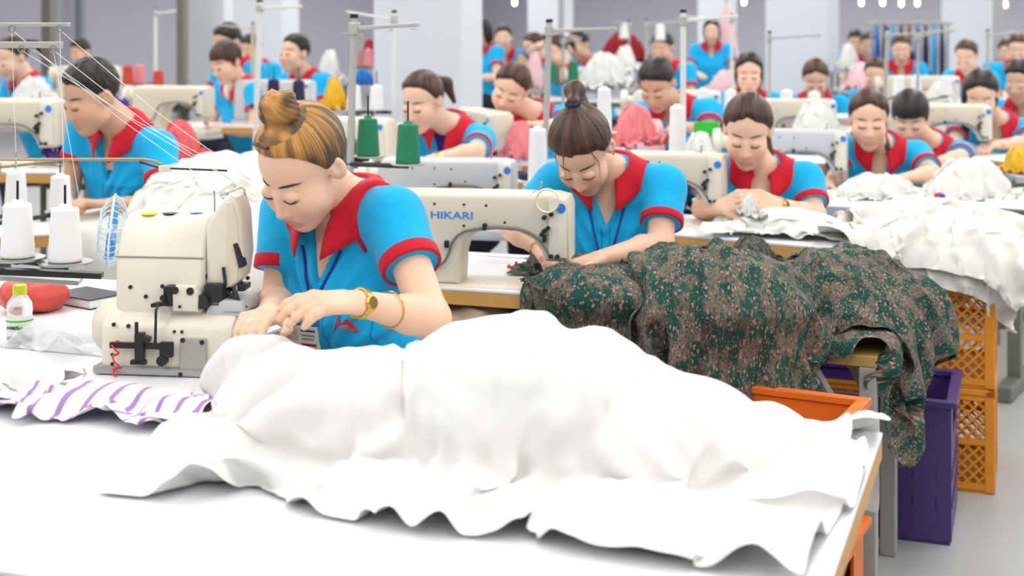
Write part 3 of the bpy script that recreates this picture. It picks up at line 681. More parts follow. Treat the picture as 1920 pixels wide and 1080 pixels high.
def pillar(i, x0, x1, x2, Y, label):
    """x0..x1 front face, x1..x2 side face in the photo at depth Y"""
    c = math.cos(HALL); s = math.sin(HALL); A = P(x0, HZ, Y); w = .62 * (x1 - x0) / 162 * Y / 9.2 * .94 / c
    a = A[:2]; n = a + np.array([c, -s]) * w; k = (x2 - PX) / F; d = (n[0] - k * n[1]) / (k * c - s) if abs(k * c - s) > 1e-3 else .5
    d = min(max(d, .3), .9); ctr = a + np.array([c, -s]) * w / 2 + np.array([s, c]) * d / 2
    o = MB().box((0, 0, 0), (w, d, 3.3), bev=.01).build('trim_%d' % i, M_PILLF, loc=(ctr[0], ctr[1], 1.65), rz=-HALL); o['label'] = label; struct(o)
for i, a in enumerate([(700, 862, 905, 9.2), (437, 532, 561, 15.7), (989, 1050, 1075, 22), (1435, 1540, 1573, 14), (1765, 1845, 1863, 18), (1308, 1366, 1381, 21), (345, 424, 437, 19)]): pillar(i + 1, *a, 'pale painted square pillar of the hall')

for i, (px, w, Y, m) in enumerate([(92, .13, 17, mat('post_brown', (.20, .19, .16), .7)), (342, .11, 18, MATS['post_brown']), (48, .12, 20, mat('post_blue', (.30, .34, .40), .6)), (150, .10, 20, MATS['post_blue']), (1052, .05, 15, mat('post_grey', (.35, .36, .37), .6)), (1872, .14, 17, MATS['post_grey'])]):
    p = P(px, HZ, Y); o = MB().box((0, 0, 0), (w, w, 3.3), bev=.005).build('trim_%d' % (i + 8), m, loc=(p[0], p[1], 1.65), rz=-HALL); struct(o)
# ------------------------------------------------------------------ materials of the work things
M_CREAM = mat('machine_cream', (.70, .64, .51), .38, var=.04, vscale=8)
M_CREAM2 = mat('machine_cream_light', (.76, .72, .62), .35, var=.03)
M_GREYM = mat('machine_grey', (.55, .57, .60), .4, var=.04)
M_LAM = mat('laminate_white', (.78, .79, .82), .35, var=.03, vscale=4)
M_PLY = mat('plywood_orange', (.62, .33, .09), .5, var=.2, vscale=30)
M_FRAME = mat('frame_green_grey', (.16, .18, .15), .5, var=.1)
M_STEEL = mat('steel', (.45, .45, .44), .32, metal=.9, var=.1)
M_DKST = mat('dark_steel', (.045, .045, .048), .4, metal=.6)
M_BRASS = mat('brass_rod', (.33, .25, .14), .4, metal=.8)
M_POLE = mat('pole_white', (.74, .74, .70), .35)
M_POLEG = mat('pole_grey', (.47, .47, .44), .4, metal=.2)
M_TWHITE = mat('thread_white', (.86, .86, .87), .7, bump=.25, bscale=400)
M_TGREEN = mat('thread_green', (.005, .20, .085), .55, var=.15, vscale=60, bump=.2, bscale=400)
M_TNAVY = mat('thread_navy', (.012, .014, .06), .6, bump=.2, bscale=400)
M_TRED = mat('thread_red', (.60, .05, .03), .6, bump=.2, bscale=400)
M_TPINK = mat('thread_pink', (.75, .25, .28), .6)
M_BLUE = mat('logo_blue', (.03, .22, .75), .4)
M_THREAD = mat('sewing_thread', (.82, .82, .80), .6)

# ------------------------------------------------------------------ tables
def table(label, c, rz, L, Dp, z=.75, edge=M_PLY, top=M_LAM, group='sewing tables', motor=True, frame=M_FRAME):
    """c = middle of the table on the floor; long side along local x"""
    t = thing('sewing_table', label, 'table', (c[0], c[1], 0), rz, group)
    MB().box((0, 0, z - .004), (L, Dp, .008), bev=.002).build('laminate_top', top, t)
    MB().box((0, 0, z - .0265), (L - .002, Dp - .002, .036), bev=.002).build('table_edge', edge, t)
    for sx in (-1, 1):
        MB().box((sx * (L / 2 - .12), 0, (z - .045 + .05) / 2), (.05, .05, z - .095)).build('leg', frame, t)
        MB().box((sx * (L / 2 - .12), 0, .03), (.06, Dp * .85, .06), bev=.01).build('foot', frame, t); MB().box((sx * (L / 2 - .12), 0, z - .06), (.05, Dp * .8, .03)).build('bracket', frame, t)
    MB().box((0, .05, .25), (L - .25, .04, .04)).build('crossbar', frame, t)
    if motor:
        m = MB(); m.lathe([(.0, -.1), (.07, -.1), (.085, -.08), (.085, .08), (.06, .1), (0, .1)], (.1, 0, z - .17), 18, 'X'); m.box((.1, 0, z - .07), (.08, .06, .06)); m.build('motor', M_DKST, t, True)
        MB().box((.0, -.05, .09), (.28, .2, .02), rx=.25).build('pedal', M_DKST, t)
    return t
def edge_table(label, p0, p1, L, Dp, s0=.0, z=.75, **k):
    """near long edge runs from pixel p0 to p1 (on the table top); s0 = how far the left end lies before p0"""
    A, B = D(*p0, z), D(*p1, z); d = nrm(B - A); n = np.array([-d[1], d[0], 0]); c = A + d * (L / 2 - s0) + n * Dp / 2
    return table(label, c, math.atan2(d[1], d[0]), L, Dp, z, **k), A, d, n

# ------------------------------------------------------------------ lockstitch machine
def lockstitch(name, label, body=M_CREAM, brand=None, detail=2, group='lockstitch sewing machines'):
    """local x runs along the arm to the needle end, the viewer looks along +y, z = 0 on the table; needle at x = .29"""
    t = thing('sewing_machine', label, 'sewing machine', group=group); dz = -.018
    MB().prism([(-.17, -.03), (.335, -.03), (.345, -.02), (.345, .003), (-.17, .003)], -.085, .085, .0015).build('bed', body, t, True)
    out = [(-.17, .02), (-.165, .235), (-.14, .262), (.285, .264), (.318, .256), (.325, .235), (.325, .095), (.318, .088), (.262, .088), (.25, .115), (.228, .145), (.19, .163), (.13, .167), (.075, .158), (.045, .135), (.035, .10), (.03, .02)]
    MB().prism(out, -.058, .058, .016, 3).build('arm', body, t, True)
    MB().prism([(.272, .10), (.318, .10), (.318, .25), (.285, .258), (.272, .25)], -.066, -.056, .004).build('face_plate', M_CREAM2, t, True)
    MB().lathe([(.0, -.235), (.055, -.235), (.062, -.228), (.062, -.205), (.03, -.198), (.03, -.17)], (0, 0, .2), 20, 'X').build('handwheel', M_CREAM2, t, True)
    nb = MB(); nb.tube([(.292, 0, .10), (.292, 0, .045)], .004, 8); nb.tube([(.292, 0, .045), (.292, 0, .02)], .0012, 6); nb.tube([(.302, .012, .10), (.302, .012, .035)], .004, 8); nb.box((.30, .01, .027), (.03, .012, .006)); nb.box((.292, 0, .052), (.014, .014, .016)); nb.build('needle_bar', M_STEEL, t, True)
    MB().box((.29, 0, .022), (.07, .05, .002)).build('needle_plate', M_STEEL, t)
    if detail:
        for x, z in ((.262, .205), (.281, .214), (.262, .17), (.272, .178), (.256, .161), (.28, .105), (.297, .105)):
            MB().cyl((x, -.069, z), .0058, .016, 'Y', 10).build('tension_knob', M_BLACK, t, True)
        for x, z in ((-.125, .232), (-.035, .232), (.045, .232), (.105, .231), (.045, .176), (.155, .188)): MB().cyl((x, -.0585, z), .0034, .003, 'Y', 10).build('screw', M_DKST, t)
        hose = [(-.075, .035), (-.045, .06), (-.01, .075), (.005, .10), (.015, .135), (.04, .162), (.09, .172), (.15, .175), (.20, .172), (.235, .158), (.262, .13), (.278, .10)]
        hp = [Vector((x, -.066, z)) for x, z in hose]
        for _ in range(2):
            hp = [hp[0]] + [w for i in range(len(hp) - 1) for w in (hp[i] * .75 + hp[i + 1] * .25, hp[i] * .25 + hp[i + 1] * .75)] + [hp[-1]]
        MB().tube(hp, .0036, 8).build('hose', mat('hose_grey', (.16, .16, .16), .5), t, True)
        for x, z in ((-.0, .128), (.103, .176), (.262, .150)): MB().box((x, -.066, z), (.010, .016, .018), bev=.002).build('hose_clip', M_BLACK, t)
        MB().tube([(.24, 0, .255), (.24, 0, .285), (.245, -.0, .29)], .003, 8).build('spool_pin', M_STEEL, t, True)
        o = MB().lathe([(.0125, -.0015), (.0125, .0015)], (.306, -.0675, .23), 18, 'Y'); o.build('maker_mark', M_BLUE, t)
    if detail > 1:
        for cx in (-.142, -.112):
            for r in range(7):
                MB().box((cx, -.0585, .188 + r * .0072), (.022, .002, .0036)).build('vent_slot', M_DKST, t)
        if brand:
            me = text_mesh(brand, .030); o = link('brand_lettering', me, M_BLUE, t); o.rotation_euler = (math.pi / 2, 0, 0); o.location = (.012, -.0588, .202); o.scale = (1.25, .9, 1)
        tl = MB(); tl.tube([(.24, -.02, .262), (.24, -.03, .272), (.23, -.04, .27), (.225, -.03, .262)], .002, 6); tl.build('thread_guide', M_STEEL, t, True)
    for ch in t.children:
        if not ch.name.startswith('bed'): ch.location.z += dz
    return t
def place(o, loc, rz, scale=1.0):
    o.location = tuple(loc); o.rotation_euler = (0, 0, rz); o.scale = (scale,) * 3; return o

# ------------------------------------------------------------------ thread cones and stands
def cone_mesh(r0, r1, h, tube=True):
    b = MB(); n = 26; pr = [(0, 0), (r0 * .96, 0)]
    for i in range(n + 1):
        t = i / n; pr.append((r0 + (r1 - r0) * t + (.0006 if i % 2 else 0), .002 + (h - .004) * t))
    pr += [(r1 * .9, h), (.012, h), (.011, h + .008), (0, h + .008)]
    return b.lathe(pr, n=22).mesh('thread_cone')
CONES = {'big': cone_mesh(.034, .027, .108), 'tall': cone_mesh(.029, .024, .165), 'small': cone_mesh(.030, .024, .09)}
def cone(label, loc, m, kind='big', group='thread cones', scale=1.0):
    key = (kind, m.name)
    if key not in CONES: me = CONES[kind].copy(); me.materials.append(m); me.polygons.foreach_set('use_smooth', np.ones(len(me.polygons), bool)); CONES[key] = me
    o = link('thread_cone', CONES[key], None, None, loc=tuple(loc)); o.scale = (scale,) * 3; return tag(o, label, 'thread cone', group)
def stand(label, base, top, arm, plates=(), pole=M_POLE, r=.008, armm=None, spindle=.05, z0=None, flat=True, rod=None):
    """base/top = ends of the pole, arm = end of the guide bar, plates = centres of the cone rests"""
    base, top, arm = [np.asarray(x, float) for x in (base, top, arm)]; o = base.copy(); t = thing('thread_stand', label, 'thread stand', tuple(o), group='thread stands')
    MB().tube([(0, 0, 0), top - o], r, 10).build('pole', pole, t, True); MB().tube([top - o, top - o + np.array([0, 0, .012])], r * 1.15, 10).build('pole_cap', M_BLACK, t, True)
    MB().lathe([(.03, 0), (.03, .008), (.014, .02), (.014, .04), (0, .04)], n=14).build('base_clamp', M_DKST, t, True)
    a0 = top - o - np.array([0, 0, .03]); a1 = arm - o; d = nrm(a1 - a0); ang = math.atan2(d[1], d[0]); L = np.linalg.norm(a1 - a0); m = (a0 + a1) / 2
    if flat: MB().box(tuple(m), (L, .020, .012), rz=ang, ry=-math.asin(d[2]), bev=.003).build('guide_bar', armm or pole, t)
    else: MB().tube([a0, a1], r * .8, 8).build('guide_bar', armm or pole, t, True)
    MB().box(tuple(a0), (.030, .030, .036), rz=ang, bev=.004).build('bar_clamp', armm or M_POLEG, t)
    for k in range(2):
        q = a0 + (a1 - a0) * (.55 + .38 * k); MB().lathe([(.009 + .0018 * math.cos(w), .0018 * math.sin(w)) for w in np.linspace(0, 6.283, 7)], tuple(q - np.array([0, 0, .012])), 12).build('thread_eye', M_STEEL, t, True)
    for p in plates:
        p = np.asarray(p, float) - o; ax = np.array([0, 0, p[2] - .012])
        MB().lathe([(0, -.006), (.045, -.005), (.05, -.001), (.05, 0), (0, 0)], tuple(p), 18).build('cone_rest', M_POLEG if pole is M_POLEG else M_STEEL, t, True)
        MB().tube([ax, p - np.array([0, 0, .009])], .007, 8).build('rest_arm', M_DKST, t, True); MB().tube([p, p + np.array([0, 0, .125 + spindle])], .0028, 6).build('spindle', M_DKST, t, True)
    return t
# ------------------------------------------------------------------ front workplace
UZ = lambda u, v, z=.75: tuple(hv(u, v, z))
T1 = table('wide white work table in the foreground under the overlock machine', hv(-1.30, 1.95), -HALL, 2.15, 1.0, motor=False)
T1b = table('white side table left of the overlock carrying bottle and fan', hv(-2.24, 2.83), -HALL, 1.3, .74, motor=False)

def overlock():
    base = D(312, 703, .752); t = thing('overlock_machine', 'cream overlock sewing machine standing on the foreground table', 'sewing machine', tuple(base), R_(-7))
    X = lambda px: (px - 312) / 905.0; Z = lambda py: (703 - py) / 945.0
    def px_prism(o, x0, x1, bev, name, m, seg=2):      # outline of (y, z) pulled along x
        b = MB(); q = MB(); q.prism(o, x0, x1, bev, seg); b.v = [(y, x, z) for x, y, z in q.v]; b.f = [f[::-1] for f in q.f]; return b.build(name, m, t, True)
    MB().box((X(310), .10, .008), (.29, .22, .016), bev=.004).build('base_plate', M_STEEL, t)
    px_prism([(0, .015), (0, .088), (.008, .100), (.06, .128), (.20, .135), (.21, .015)], X(190), X(432), .008, 'lower_housing', M_CREAM2)
    px_prism([(.035, .09), (.035, .215), (.043, .228), (.05, .252), (.07, .284), (.10, .302), (.13, .305), (.165, .295), (.19, .26), (.19, .09)], X(203), X(368), .012, 'upper_housing', M_CREAM2, 3)
    MB().tube([(X(203) - .001, .0385, .2235), (X(368) + .001, .0385, .2235)], .0018, 6).build('cover_seam', mat('seam_grey', (.3, .28, .23), .6), t)
    MB().lathe([(0, -.035), (.04, -.034), (.052, -.02), (.056, .0), (.056, .03), (0, .03)], (X(190), .075, .078), 20, 'X').build('side_cover', M_CREAM2, t, True)
    SH = 24; X0 = X; Z0 = Z; Z = lambda py: Z0(py + (16 if py < 480 else 8 if py < 545 else 0)); X = lambda px: X0(px - (SH if px > 390 else 0))
    hd = [(X(392), Z(548)), (X(440), Z(540)), (X(456), Z(522)), (X(462), Z(470)), (X(458), Z(392)), (X(448), Z(362)), (X(434), Z(356)), (X(418), Z(372)), (X(402), Z(398)), (X(392), Z(420))]
    MB().prism(hd, .045, .13, .014, 3).build('head', M_CREAM2, t, True)
    MB().prism([(X(432), Z(540)), (X(452), Z(526)), (X(457), Z(470)), (X(452), Z(400)), (X(444), Z(372)), (X(432), Z(372))], .044, .052, .002).build('face_plate', M_CREAM, t, True)
    MB().prism([(X(318), Z(588)), (X(364), Z(588)), (X(366), Z(540)), (X(360), Z(532)), (X(324), Z(532)), (X(317), Z(540))], .012, .036, .006).build('front_bracket', M_CREAM2, t, True)
    for px, py, r, y in ((324, 548, .0075, .011), (352, 549, .0075, .011), (333, 578, .003, .011), (233, 540, .004, .034), (293, 545, .004, .034), (262, 565, .004, .034), (394, 520, .004, .052), (459, 528, .004, .09),
                         (215, 612, .004, -.001), (242, 614, .004, -.001), (327, 622, .003, -.001), (341, 622, .003, -.001), (212, 668, .003, -.001), (212, 685, .003, -.001)):
        MB().cyl((X(px), y, Z(py)), r, .004, 'Y', 12).build('screw', M_BLACK, t)
    MB().box((X(363), -.004, Z(668)), (.054, .008, .076), bev=.003).build('inspection_plate', mat('plate_grey', (.42, .41, .38), .4, metal=.3), t)
    for px, py in ((345, 636), (380, 639), (341, 699), (382, 701)): MB().cyl((X(px), -.009, Z(py)), .0046, .003, 'Y', 12).build('screw', M_BLACK, t)
    MB().box((X(262), -.014, Z(647)), (.108, .010, .012), bev=.002).build('feed_bar', M_BLACK, t)
    b = MB(); b.box((X(270), -.018, Z(650)), (.018, .016, .06), bev=.002); b.box((X(276), -.02, Z(630)), (.03, .014, .010), ry=.3); b.box((X(268), -.02, Z(676)), (.03, .012, .008)); b.cyl((X(264), -.02, Z(612)), .004, .02, 'Z', 8); b.build('feed_clamp', M_BLACK, t, True)
    b = MB(); b.box((X(318), -.016, Z(652)), (.026, .014, .030), bev=.003); b.cyl((X(311), -.018, Z(672)), .0105, .014, 'Y', 14); b.build('feed_knob', M_BLACK, t, True)
    MB().tube([(X(297), -.016, Z(650)), (X(297), -.012, Z(580)), (X(296), .01, Z(572))], .0028, 8).build('lever_rod', M_BLACK, t, True)
    b = MB(); b.box((X(297), .012, Z(574)), (.034, .02, .008), ry=-.15, bev=.002); b.box((X(310), .03, Z(560)), (.018, .04, .04), bev=.004); b.cyl((X(303), .02, Z(562)), .006, .03, 'Y', 10); b.build('lever', M_BLACK, t, True)
    b = MB(); b.box((X(388), .06, Z(562)), (.04, .06, .05), bev=.008); b.cyl((X(370), .028, Z(570)), .014, .02, 'Y', 14); b.box((X(425), .09, Z(552)), (.075, .05, .012), rz=.05, bev=.003); b.tube([(X(400), .06, Z(556)), (X(440), .05, Z(560)), (X(468), .05, Z(585))], .004, 8); b.build('presser_mechanism', M_DKST, t, True)
    MB().prism([(X(372), Z(598)), (X(470), Z(598)), (X(466), Z(572)), (X(410), Z(566)), (X(380), Z(575))], .03, .15, .006).build('cloth_arm', M_GREYM, t, True)
    b = MB(); b.box((X(452), .06, Z(590)), (.05, .06, .004)); b.box((X(440), .04, Z(583)), (.03, .014, .008), rz=.2); b.tube([(X(446), .06, Z(545)), (X(446), .06, Z(588))], .003, 8); b.build('presser_foot', M_STEEL, t, True)
    b = MB(); b.tube([(X(440), .06, Z(548)), (X(452), .055, Z(575)), (X(462), .05, Z(590))], .005, 8); b.box((X(425), .045, Z(548)), (.012, .01, .014), bev=.002); b.build('knife_holder', M_DKST, t, True)
    MB().box((X(455), .055, Z(470)), (.010, .03, .05), ry=-.25, bev=.003).build('tension_release', M_DKST, t)
    MB().tube([(X(428), .04, Z(500)), (X(432), .042, Z(535))], .0035, 6).build('take_up', M_DKST, t, True)
    for k, px in enumerate((245, 283, 332)):
        MB().lathe([(0, .0), (.018, 0), (.018, .003), (0, .004)], (X(px), .105 + .006 * k, .302 - (0.002 if k else .002)), 16).build('oil_cap', mat('sticker_yellow', (.85, .75, .02), .5) if k == 0 else M_BLACK, t, True)
    W = lambda pts, y=.11: MB().tube([(X(a), y, Z(b_)) for a, b_ in pts], .0019, 6)
    for pts in ([(366, 357), (367, 410), (375, 424), (385, 424), (388, 412), (388, 376), (400, 366), (425, 357), (436, 350), (446, 352), (450, 378), (445, 384), (432, 382), (426, 372)], [(416, 362), (418, 420), (418, 462)], [(444, 432), (444, 458)]): W(pts).build('thread_guide', M_STEEL, t, True)
    b = MB(); b.box((X(430), .10, Z(462)), (.02, .03, .016), bev=.003); b.cyl((X(428), .09, Z(467)), .007, .012, 'Y', 12); b.build('tension_post', M_BRASS, t, True)
    pts = []
    for i in range(60):
        a = i * .55; pts.append((X(224) + .0055 * math.sin(a) * (1 + .4 * math.sin(i * .9)), -.017 - .004 * math.cos(a), Z(640) - .068 * (i / 59) + .006 * math.sin(a * .5)))
    MB().tube(pts, .0017, 6).build('red_thread_loop', mat('thread_scarlet', (.75, .03, .03), .6), t, True)
    pts = [(X(380) + .05 * i / 30, .10 - .02 * i / 30, Z(478) + .012 * math.sin(i * .8) + .01 * i / 30) for i in range(31)]; MB().tube(pts, .0012, 5).build('yellow_thread', mat('thread_yellow', (.75, .65, .2), .6), t, True)
    return t
OV = overlock()
# front thread stand: bars at the upper left, threads down to the overlock, cones on rests
o0 = np.array([*D(-60, 640, .75)]); ts = thing('thread_stand', 'grey thread stand with brass rod and crossing threads in front of the man', 'thread stand', tuple(o0), group='thread stands')
q = lambda px, py, Y=2.86: P(px, py, Y) - o0
MB().tube([(0, 0, 0), q(-60, 20, o0[1])], .009, 10).build('pole', M_POLEG, ts, True)
for (a, b, y, th) in ((-62, 130, 46, .008), (-62, 116, 84, .013)): MB().box(tuple((q(a, y) + q(b, y)) / 2), (np.linalg.norm(q(a, y) - q(b, y)), .022, th), bev=.002).build('guide_bar', M_POLEG, ts)
for px, py in ((22, 54), (112, 54), (40, 92), (100, 92)): MB().lathe([(.0065 + .0018 * math.cos(w), .0018 * math.sin(w)) for w in np.linspace(0, 6.283, 7)], tuple(q(px, py, 2.85)), 12, 'Y').build('thread_eye', M_STEEL, ts, True)
MB().tube([q(-60, 299), q(268, 299), q(290, 303), q(308, 311)], .0034, 8).build('brass_rod', M_BRASS, ts, True)
MB().box(tuple(q(309, 316)), (.024, .014, .014), bev=.003).build('rod_clamp', M_CREAM2, ts); MB().tube([q(262, 304), q(300, 315), q(426, 320)], .0022, 8).build('guide_rod', M_DKST, ts, True)
for px, py in ((122, 490), (33, 482)):
    c = P(px, py, 2.86) - o0; MB().lathe([(0, -.006), (.05, -.005), (.055, -.001), (.055, 0), (0, 0)], tuple(c), 20).build('cone_rest', M_STEEL, ts, True)
    MB().tube([c, c + np.array([0, 0, .155])], .0028, 6).build('spindle', M_DKST, ts, True); MB().tube([np.array([0, 0, c[2] - .02]), c - np.array([0, 0, .008])], .008, 8).build('rest_arm', M_DKST, ts, True)
MB().box(tuple(q(90, 512, 2.9)), (.22, .03, .012), rz=.1, ry=.06, bev=.002).build('tray_bar', M_DKST, ts); MB().box(tuple(q(60, 522, 2.95)), (.2, .05, .01), rz=.1, ry=.08, bev=.002).build('tray_bar', M_POLEG, ts)
tg = [np.array(OV.matrix_basis @ Vector(((px - 312) / 905, .11, (703 - py) / 945))) for px, py in ((388, 380), (436, 352), (418, 365), (446, 384))]
for a, b in (((22, 56), 0), ((40, 94), 1), ((60, 92), 2), ((100, 94), 3), ((112, 56), 1)):
    A = P(*a, 2.85); B = tg[b]; mid = (A + B) / 2 - np.array([0, 0, .012]); MB().tube([A - o0, mid - o0, B - o0], .0007, 5).build('thread', M_THREAD, ts, True)
for a, b in (((22, 56), (33, 385)), ((112, 56), (122, 395)), ((100, 94), (150, 380))): MB().tube([P(*a, 2.85) - o0, P(*b, 2.86) - o0], .0006, 5).build('thread', M_THREAD, ts, True)
cone('white thread cone in front nearest the fan', P(122, 489, 2.86), M_TWHITE, group='white cones in the foreground')
cone('white thread cone in front cut by the left edge', P(33, 481, 2.86), M_TWHITE, group='white cones in the foreground')
# bottle, red bag, notebook, fan, plastic scraps
bt = thing('drink_bottle', 'clear plastic drink bottle with lime green cap on the side table', 'bottle', tuple(D(37, 640)))
M_PET = mat('clear_plastic', (.9, .92, .92), .08, trans=.85, alpha=.75)
MB().lathe([(0, 0), (.024, 0), (.028, .006), (.028, .052), (.026, .06), (.028, .068), (.026, .085), (.014, .102), (.0125, .106), (.0125, .112)], n=24).build('bottle_body', M_PET, bt, True)
MB().lathe([(0, .002), (.025, .002), (.0262, .008), (.0262, .05), (0, .05)], n=24).build('drink', mat('milky_drink', (.75, .78, .74), .3), bt, True)
MB().lathe([(.0286, .016), (.0288, .018), (.0288, .05), (.0286, .052)], n=24).build('label_sleeve', mat('label_white', (.82, .84, .80), .5), bt, True)
MB().lathe([(.0290, .046), (.0290, .050)], n=24).build('label_band', mat('leaf_green', (.12, .5, .05), .5), bt)
for k in range(6): a = k * 1.05; MB().box((.0105 + .005 * math.cos(a), -.0292, .030 + .005 * math.sin(a)), (.007, .001, .004), ry=-a).build('leaf_print', MATS['leaf_green'], bt)
o = link('label_lettering', text_mesh('soari', .013), M_DKST, bt); o.rotation_euler = (math.pi / 2, 0, -.2); o.location = (-.006, -.0296, .036)
MB().lathe([(.0145, .103), (.015, .105), (.015, .120), (.014, .123), (0, .123)], n=24).build('bottle_cap', mat('cap_lime', (.62, .75, .01), .4), bt, True)
# red bag
def blob(name, label, cat, loc, fn, lo, hi, h, m, group=None):
    v, f = sdf_mesh(fn, lo, hi, h); o = link(name, npmesh(name, v, f), m, None, loc=tuple(loc)); return tag(o, label, cat, group)
M_REDB = mat('red_bag', (.55, .05, .035), .45, var=.1, bump=.3, bscale=40)
blob('cloth_bag', 'crumpled red bag behind the drink bottle', 'bag', D(56, 586) + np.array([0, .02, 0]), lambda p: np.maximum(ell(p, (0, 0, .035), (.085, .07, .045)) + .006 * vnoise(p * 28) + .003 * np.sin(p[:, 0] * 90 + p[:, 2] * 60), -p[:, 2] + .001), (-.12, -.1, -.02), (.12, .1, .1), .005, M_REDB)
nb = thing('notebook', 'closed dark notebook with white pages on the side table', 'notebook', tuple(D(165, 568)), -.62)
MB().box((0, 0, .012), (.15, .105, .018)).build('pages', mat('paper', (.8, .8, .78), .7), nb); MB().box((0, 0, .0015), (.156, .11, .003), bev=.001).build('cover', mat('notebook_cover', (.03, .035, .05), .35), nb); MB().box((.0, 0, .0235), (.156, .11, .003), bev=.001).build('cover', MATS['notebook_cover'], nb)
fn_c = D(232, 560); fan = thing('desk_fan', 'small pale blue desk fan behind the overlock machine', 'fan', tuple(fn_c), 0)
M_FANB = mat('fan_blue', (.52, .68, .82), .4); M_FANW = mat('fan_wire', (.66, .76, .82), .4); M_FANBL = mat('fan_blade', (.10, .42, .72), .3)
MB().lathe([(0, 0), (.06, 0), (.062, .008), (.045, .018), (.018, .03), (.014, .1), (.016, .12), (0, .12)], n=20).build('base', M_FANB, fan, True)
fh = P(208, 432, fn_c[1]) - fn_c; ax = nrm((-1, -.22, .10)); Mf = Matrix.Translation(Vector(fh)) @ Vector((0, 0, 1)).rotation_difference(Vector(ax)).to_matrix().to_4x4()
def fpart(b, n, m, sm=True): o = b.build(n, m, fan, sm); o.matrix_local = Mf; return o
fpart(MB().lathe([(0, -.13), (.03, -.128), (.042, -.11), (.042, -.05), (.03, -.03), (0, -.03)], n=18), 'motor_housing', M_FANB)
MB().tube([(0, 0, .11), tuple(fh - ax * .09 + np.array([0, 0, -.03]))], [.014, .018], 10).build('neck', M_FANB, fan, True)
g = MB(); RR = .09
for k in range(30):
    w = 2 * math.pi * k / 30; c, s = math.cos(w), math.sin(w); g.tube([(r * c, r * s, z) for r, z in ((.018, .030), (.05, .028), (.078, .015), (RR, -.002), (.08, -.02), (.05, -.036), (.02, -.04))], .0011, 4, False)
fpart(g, 'grille', M_FANW)
for r, z, rr in ((RR, -.002, .0032), (.055, .027, .0013), (.02, .030, .002)): fpart(MB().lathe([(r + rr * math.cos(a), z + rr * math.sin(a)) for a in np.linspace(0, 6.283, 7)], n=30), 'grille_ring', M_FANW)
fpart(MB().lathe([(0, .033), (.018, .032), (.018, .029), (0, .028)], n=16), 'hub_badge', M_FANB)
for k in range(4):
    w = k * math.pi / 2; b = MB(); vv = []; 
    for i in range(5):
        r = .012 + .062 * i / 4
        for j in range(5): a = w + (-.1 + (j / 4) * (1.1 - .1 * i)); vv.append((r * math.cos(a), r * math.sin(a), -.014 + .022 * j / 4))
    b.add(vv, [tuple(int(x) for x in fc) for fc in gridfaces(5, 5)]); fpart(b, 'blade', M_FANBL)
# plastic wrap on table, striped cloth
M_PLAS = mat('plastic_wrap', (.85, .88, .9), .25, alpha=.55, spec=.6)
M_WHITEC = mat('white_cloth', (.74, .74, .725), .9, bump=.08, bscale=250, sheen=.2, spec=.15)
M_CREAMC = mat('ivory_cloth', (.73, .73, .68), .9, bump=.08, bscale=250, sheen=.2, spec=.15)
def heap(name, label, m, c, size, n, shr, boxes, domes, seed, h0=.35, yaw=-HALL, cat='fabric', steps=110, amp=.09, fold=(.022, .10, .8), **k):
    """a sheet of rest size, squeezed to shr of it, let fall on boxes and domes round c"""
    cs, sn = math.cos(yaw), math.sin(yaw)
    def start(u, v):
        x, y = u * size[0] * shr, v * size[1] * shr; z = c[2] + h0 + amp * vnoise(np.stack([u * 7 + seed, v * 7, u * 0 + seed], -1)) - .25 * (np.abs(u) ** 2 + np.abs(v) ** 2)
        return np.stack([c[0] + x * cs - y * sn, c[1] + x * sn + y * cs, z], -1)
    dat = cloth(size, n, start, boxes, domes, seed=seed, steps=steps, fold=fold, **k); o = cloth_obj(name, dat, m); return tag(o, label, cat), dat
B1 = (hv(-1.30, 1.95, .375), (2.15 / 2, .5, .375), -HALL); B1b = (hv(-2.24, 2.83, .375), (.65, .37, .375), -HALL)
heap('plastic_wrap', 'crumpled clear plastic wrap left of the overlock base', M_PLAS, D(130, 640), (.34, .26), (34, 26), .72, [B1, B1b], [(D(130, 640), (.1, .07, .03), 0)], 5, h0=.1, steps=60, cat='plastic')
st, _ = heap('striped_cloth', 'white cloth with purple stripes lying on the table before the overlock', mat('stripe_cloth_base', (.8, .8, .8), .9), D(185, 770), (.50, .26), (50, 26), .82, [B1], [(D(170, 770), (.16, .06, .025), 0)], 12, h0=.12, steps=70)
def stripe_mat():
    m = MATS['stripe_cloth_base']; N, L = m.node_tree.nodes, m.node_tree.links; w = N.new('ShaderNodeTexWave'); w.inputs['Scale'].default_value = 8.0; w.inputs['Distortion'].default_value = .6; uv = N.new('ShaderNodeUVMap'); L.new(uv.outputs[0], w.inputs['Vector'])
    r = N.new('ShaderNodeValToRGB'); r.color_ramp.elements[0].position = .80; r.color_ramp.elements[0].color = (.8, .78, .8, 1); r.color_ramp.elements[1].position = .9; r.color_ramp.elements[1].color = (.35, .22, .5, 1); L.new(w.outputs['Fac'], r.inputs[0]); L.new(r.outputs[0], N['Principled BSDF'].inputs['Base Color'])
stripe_mat()
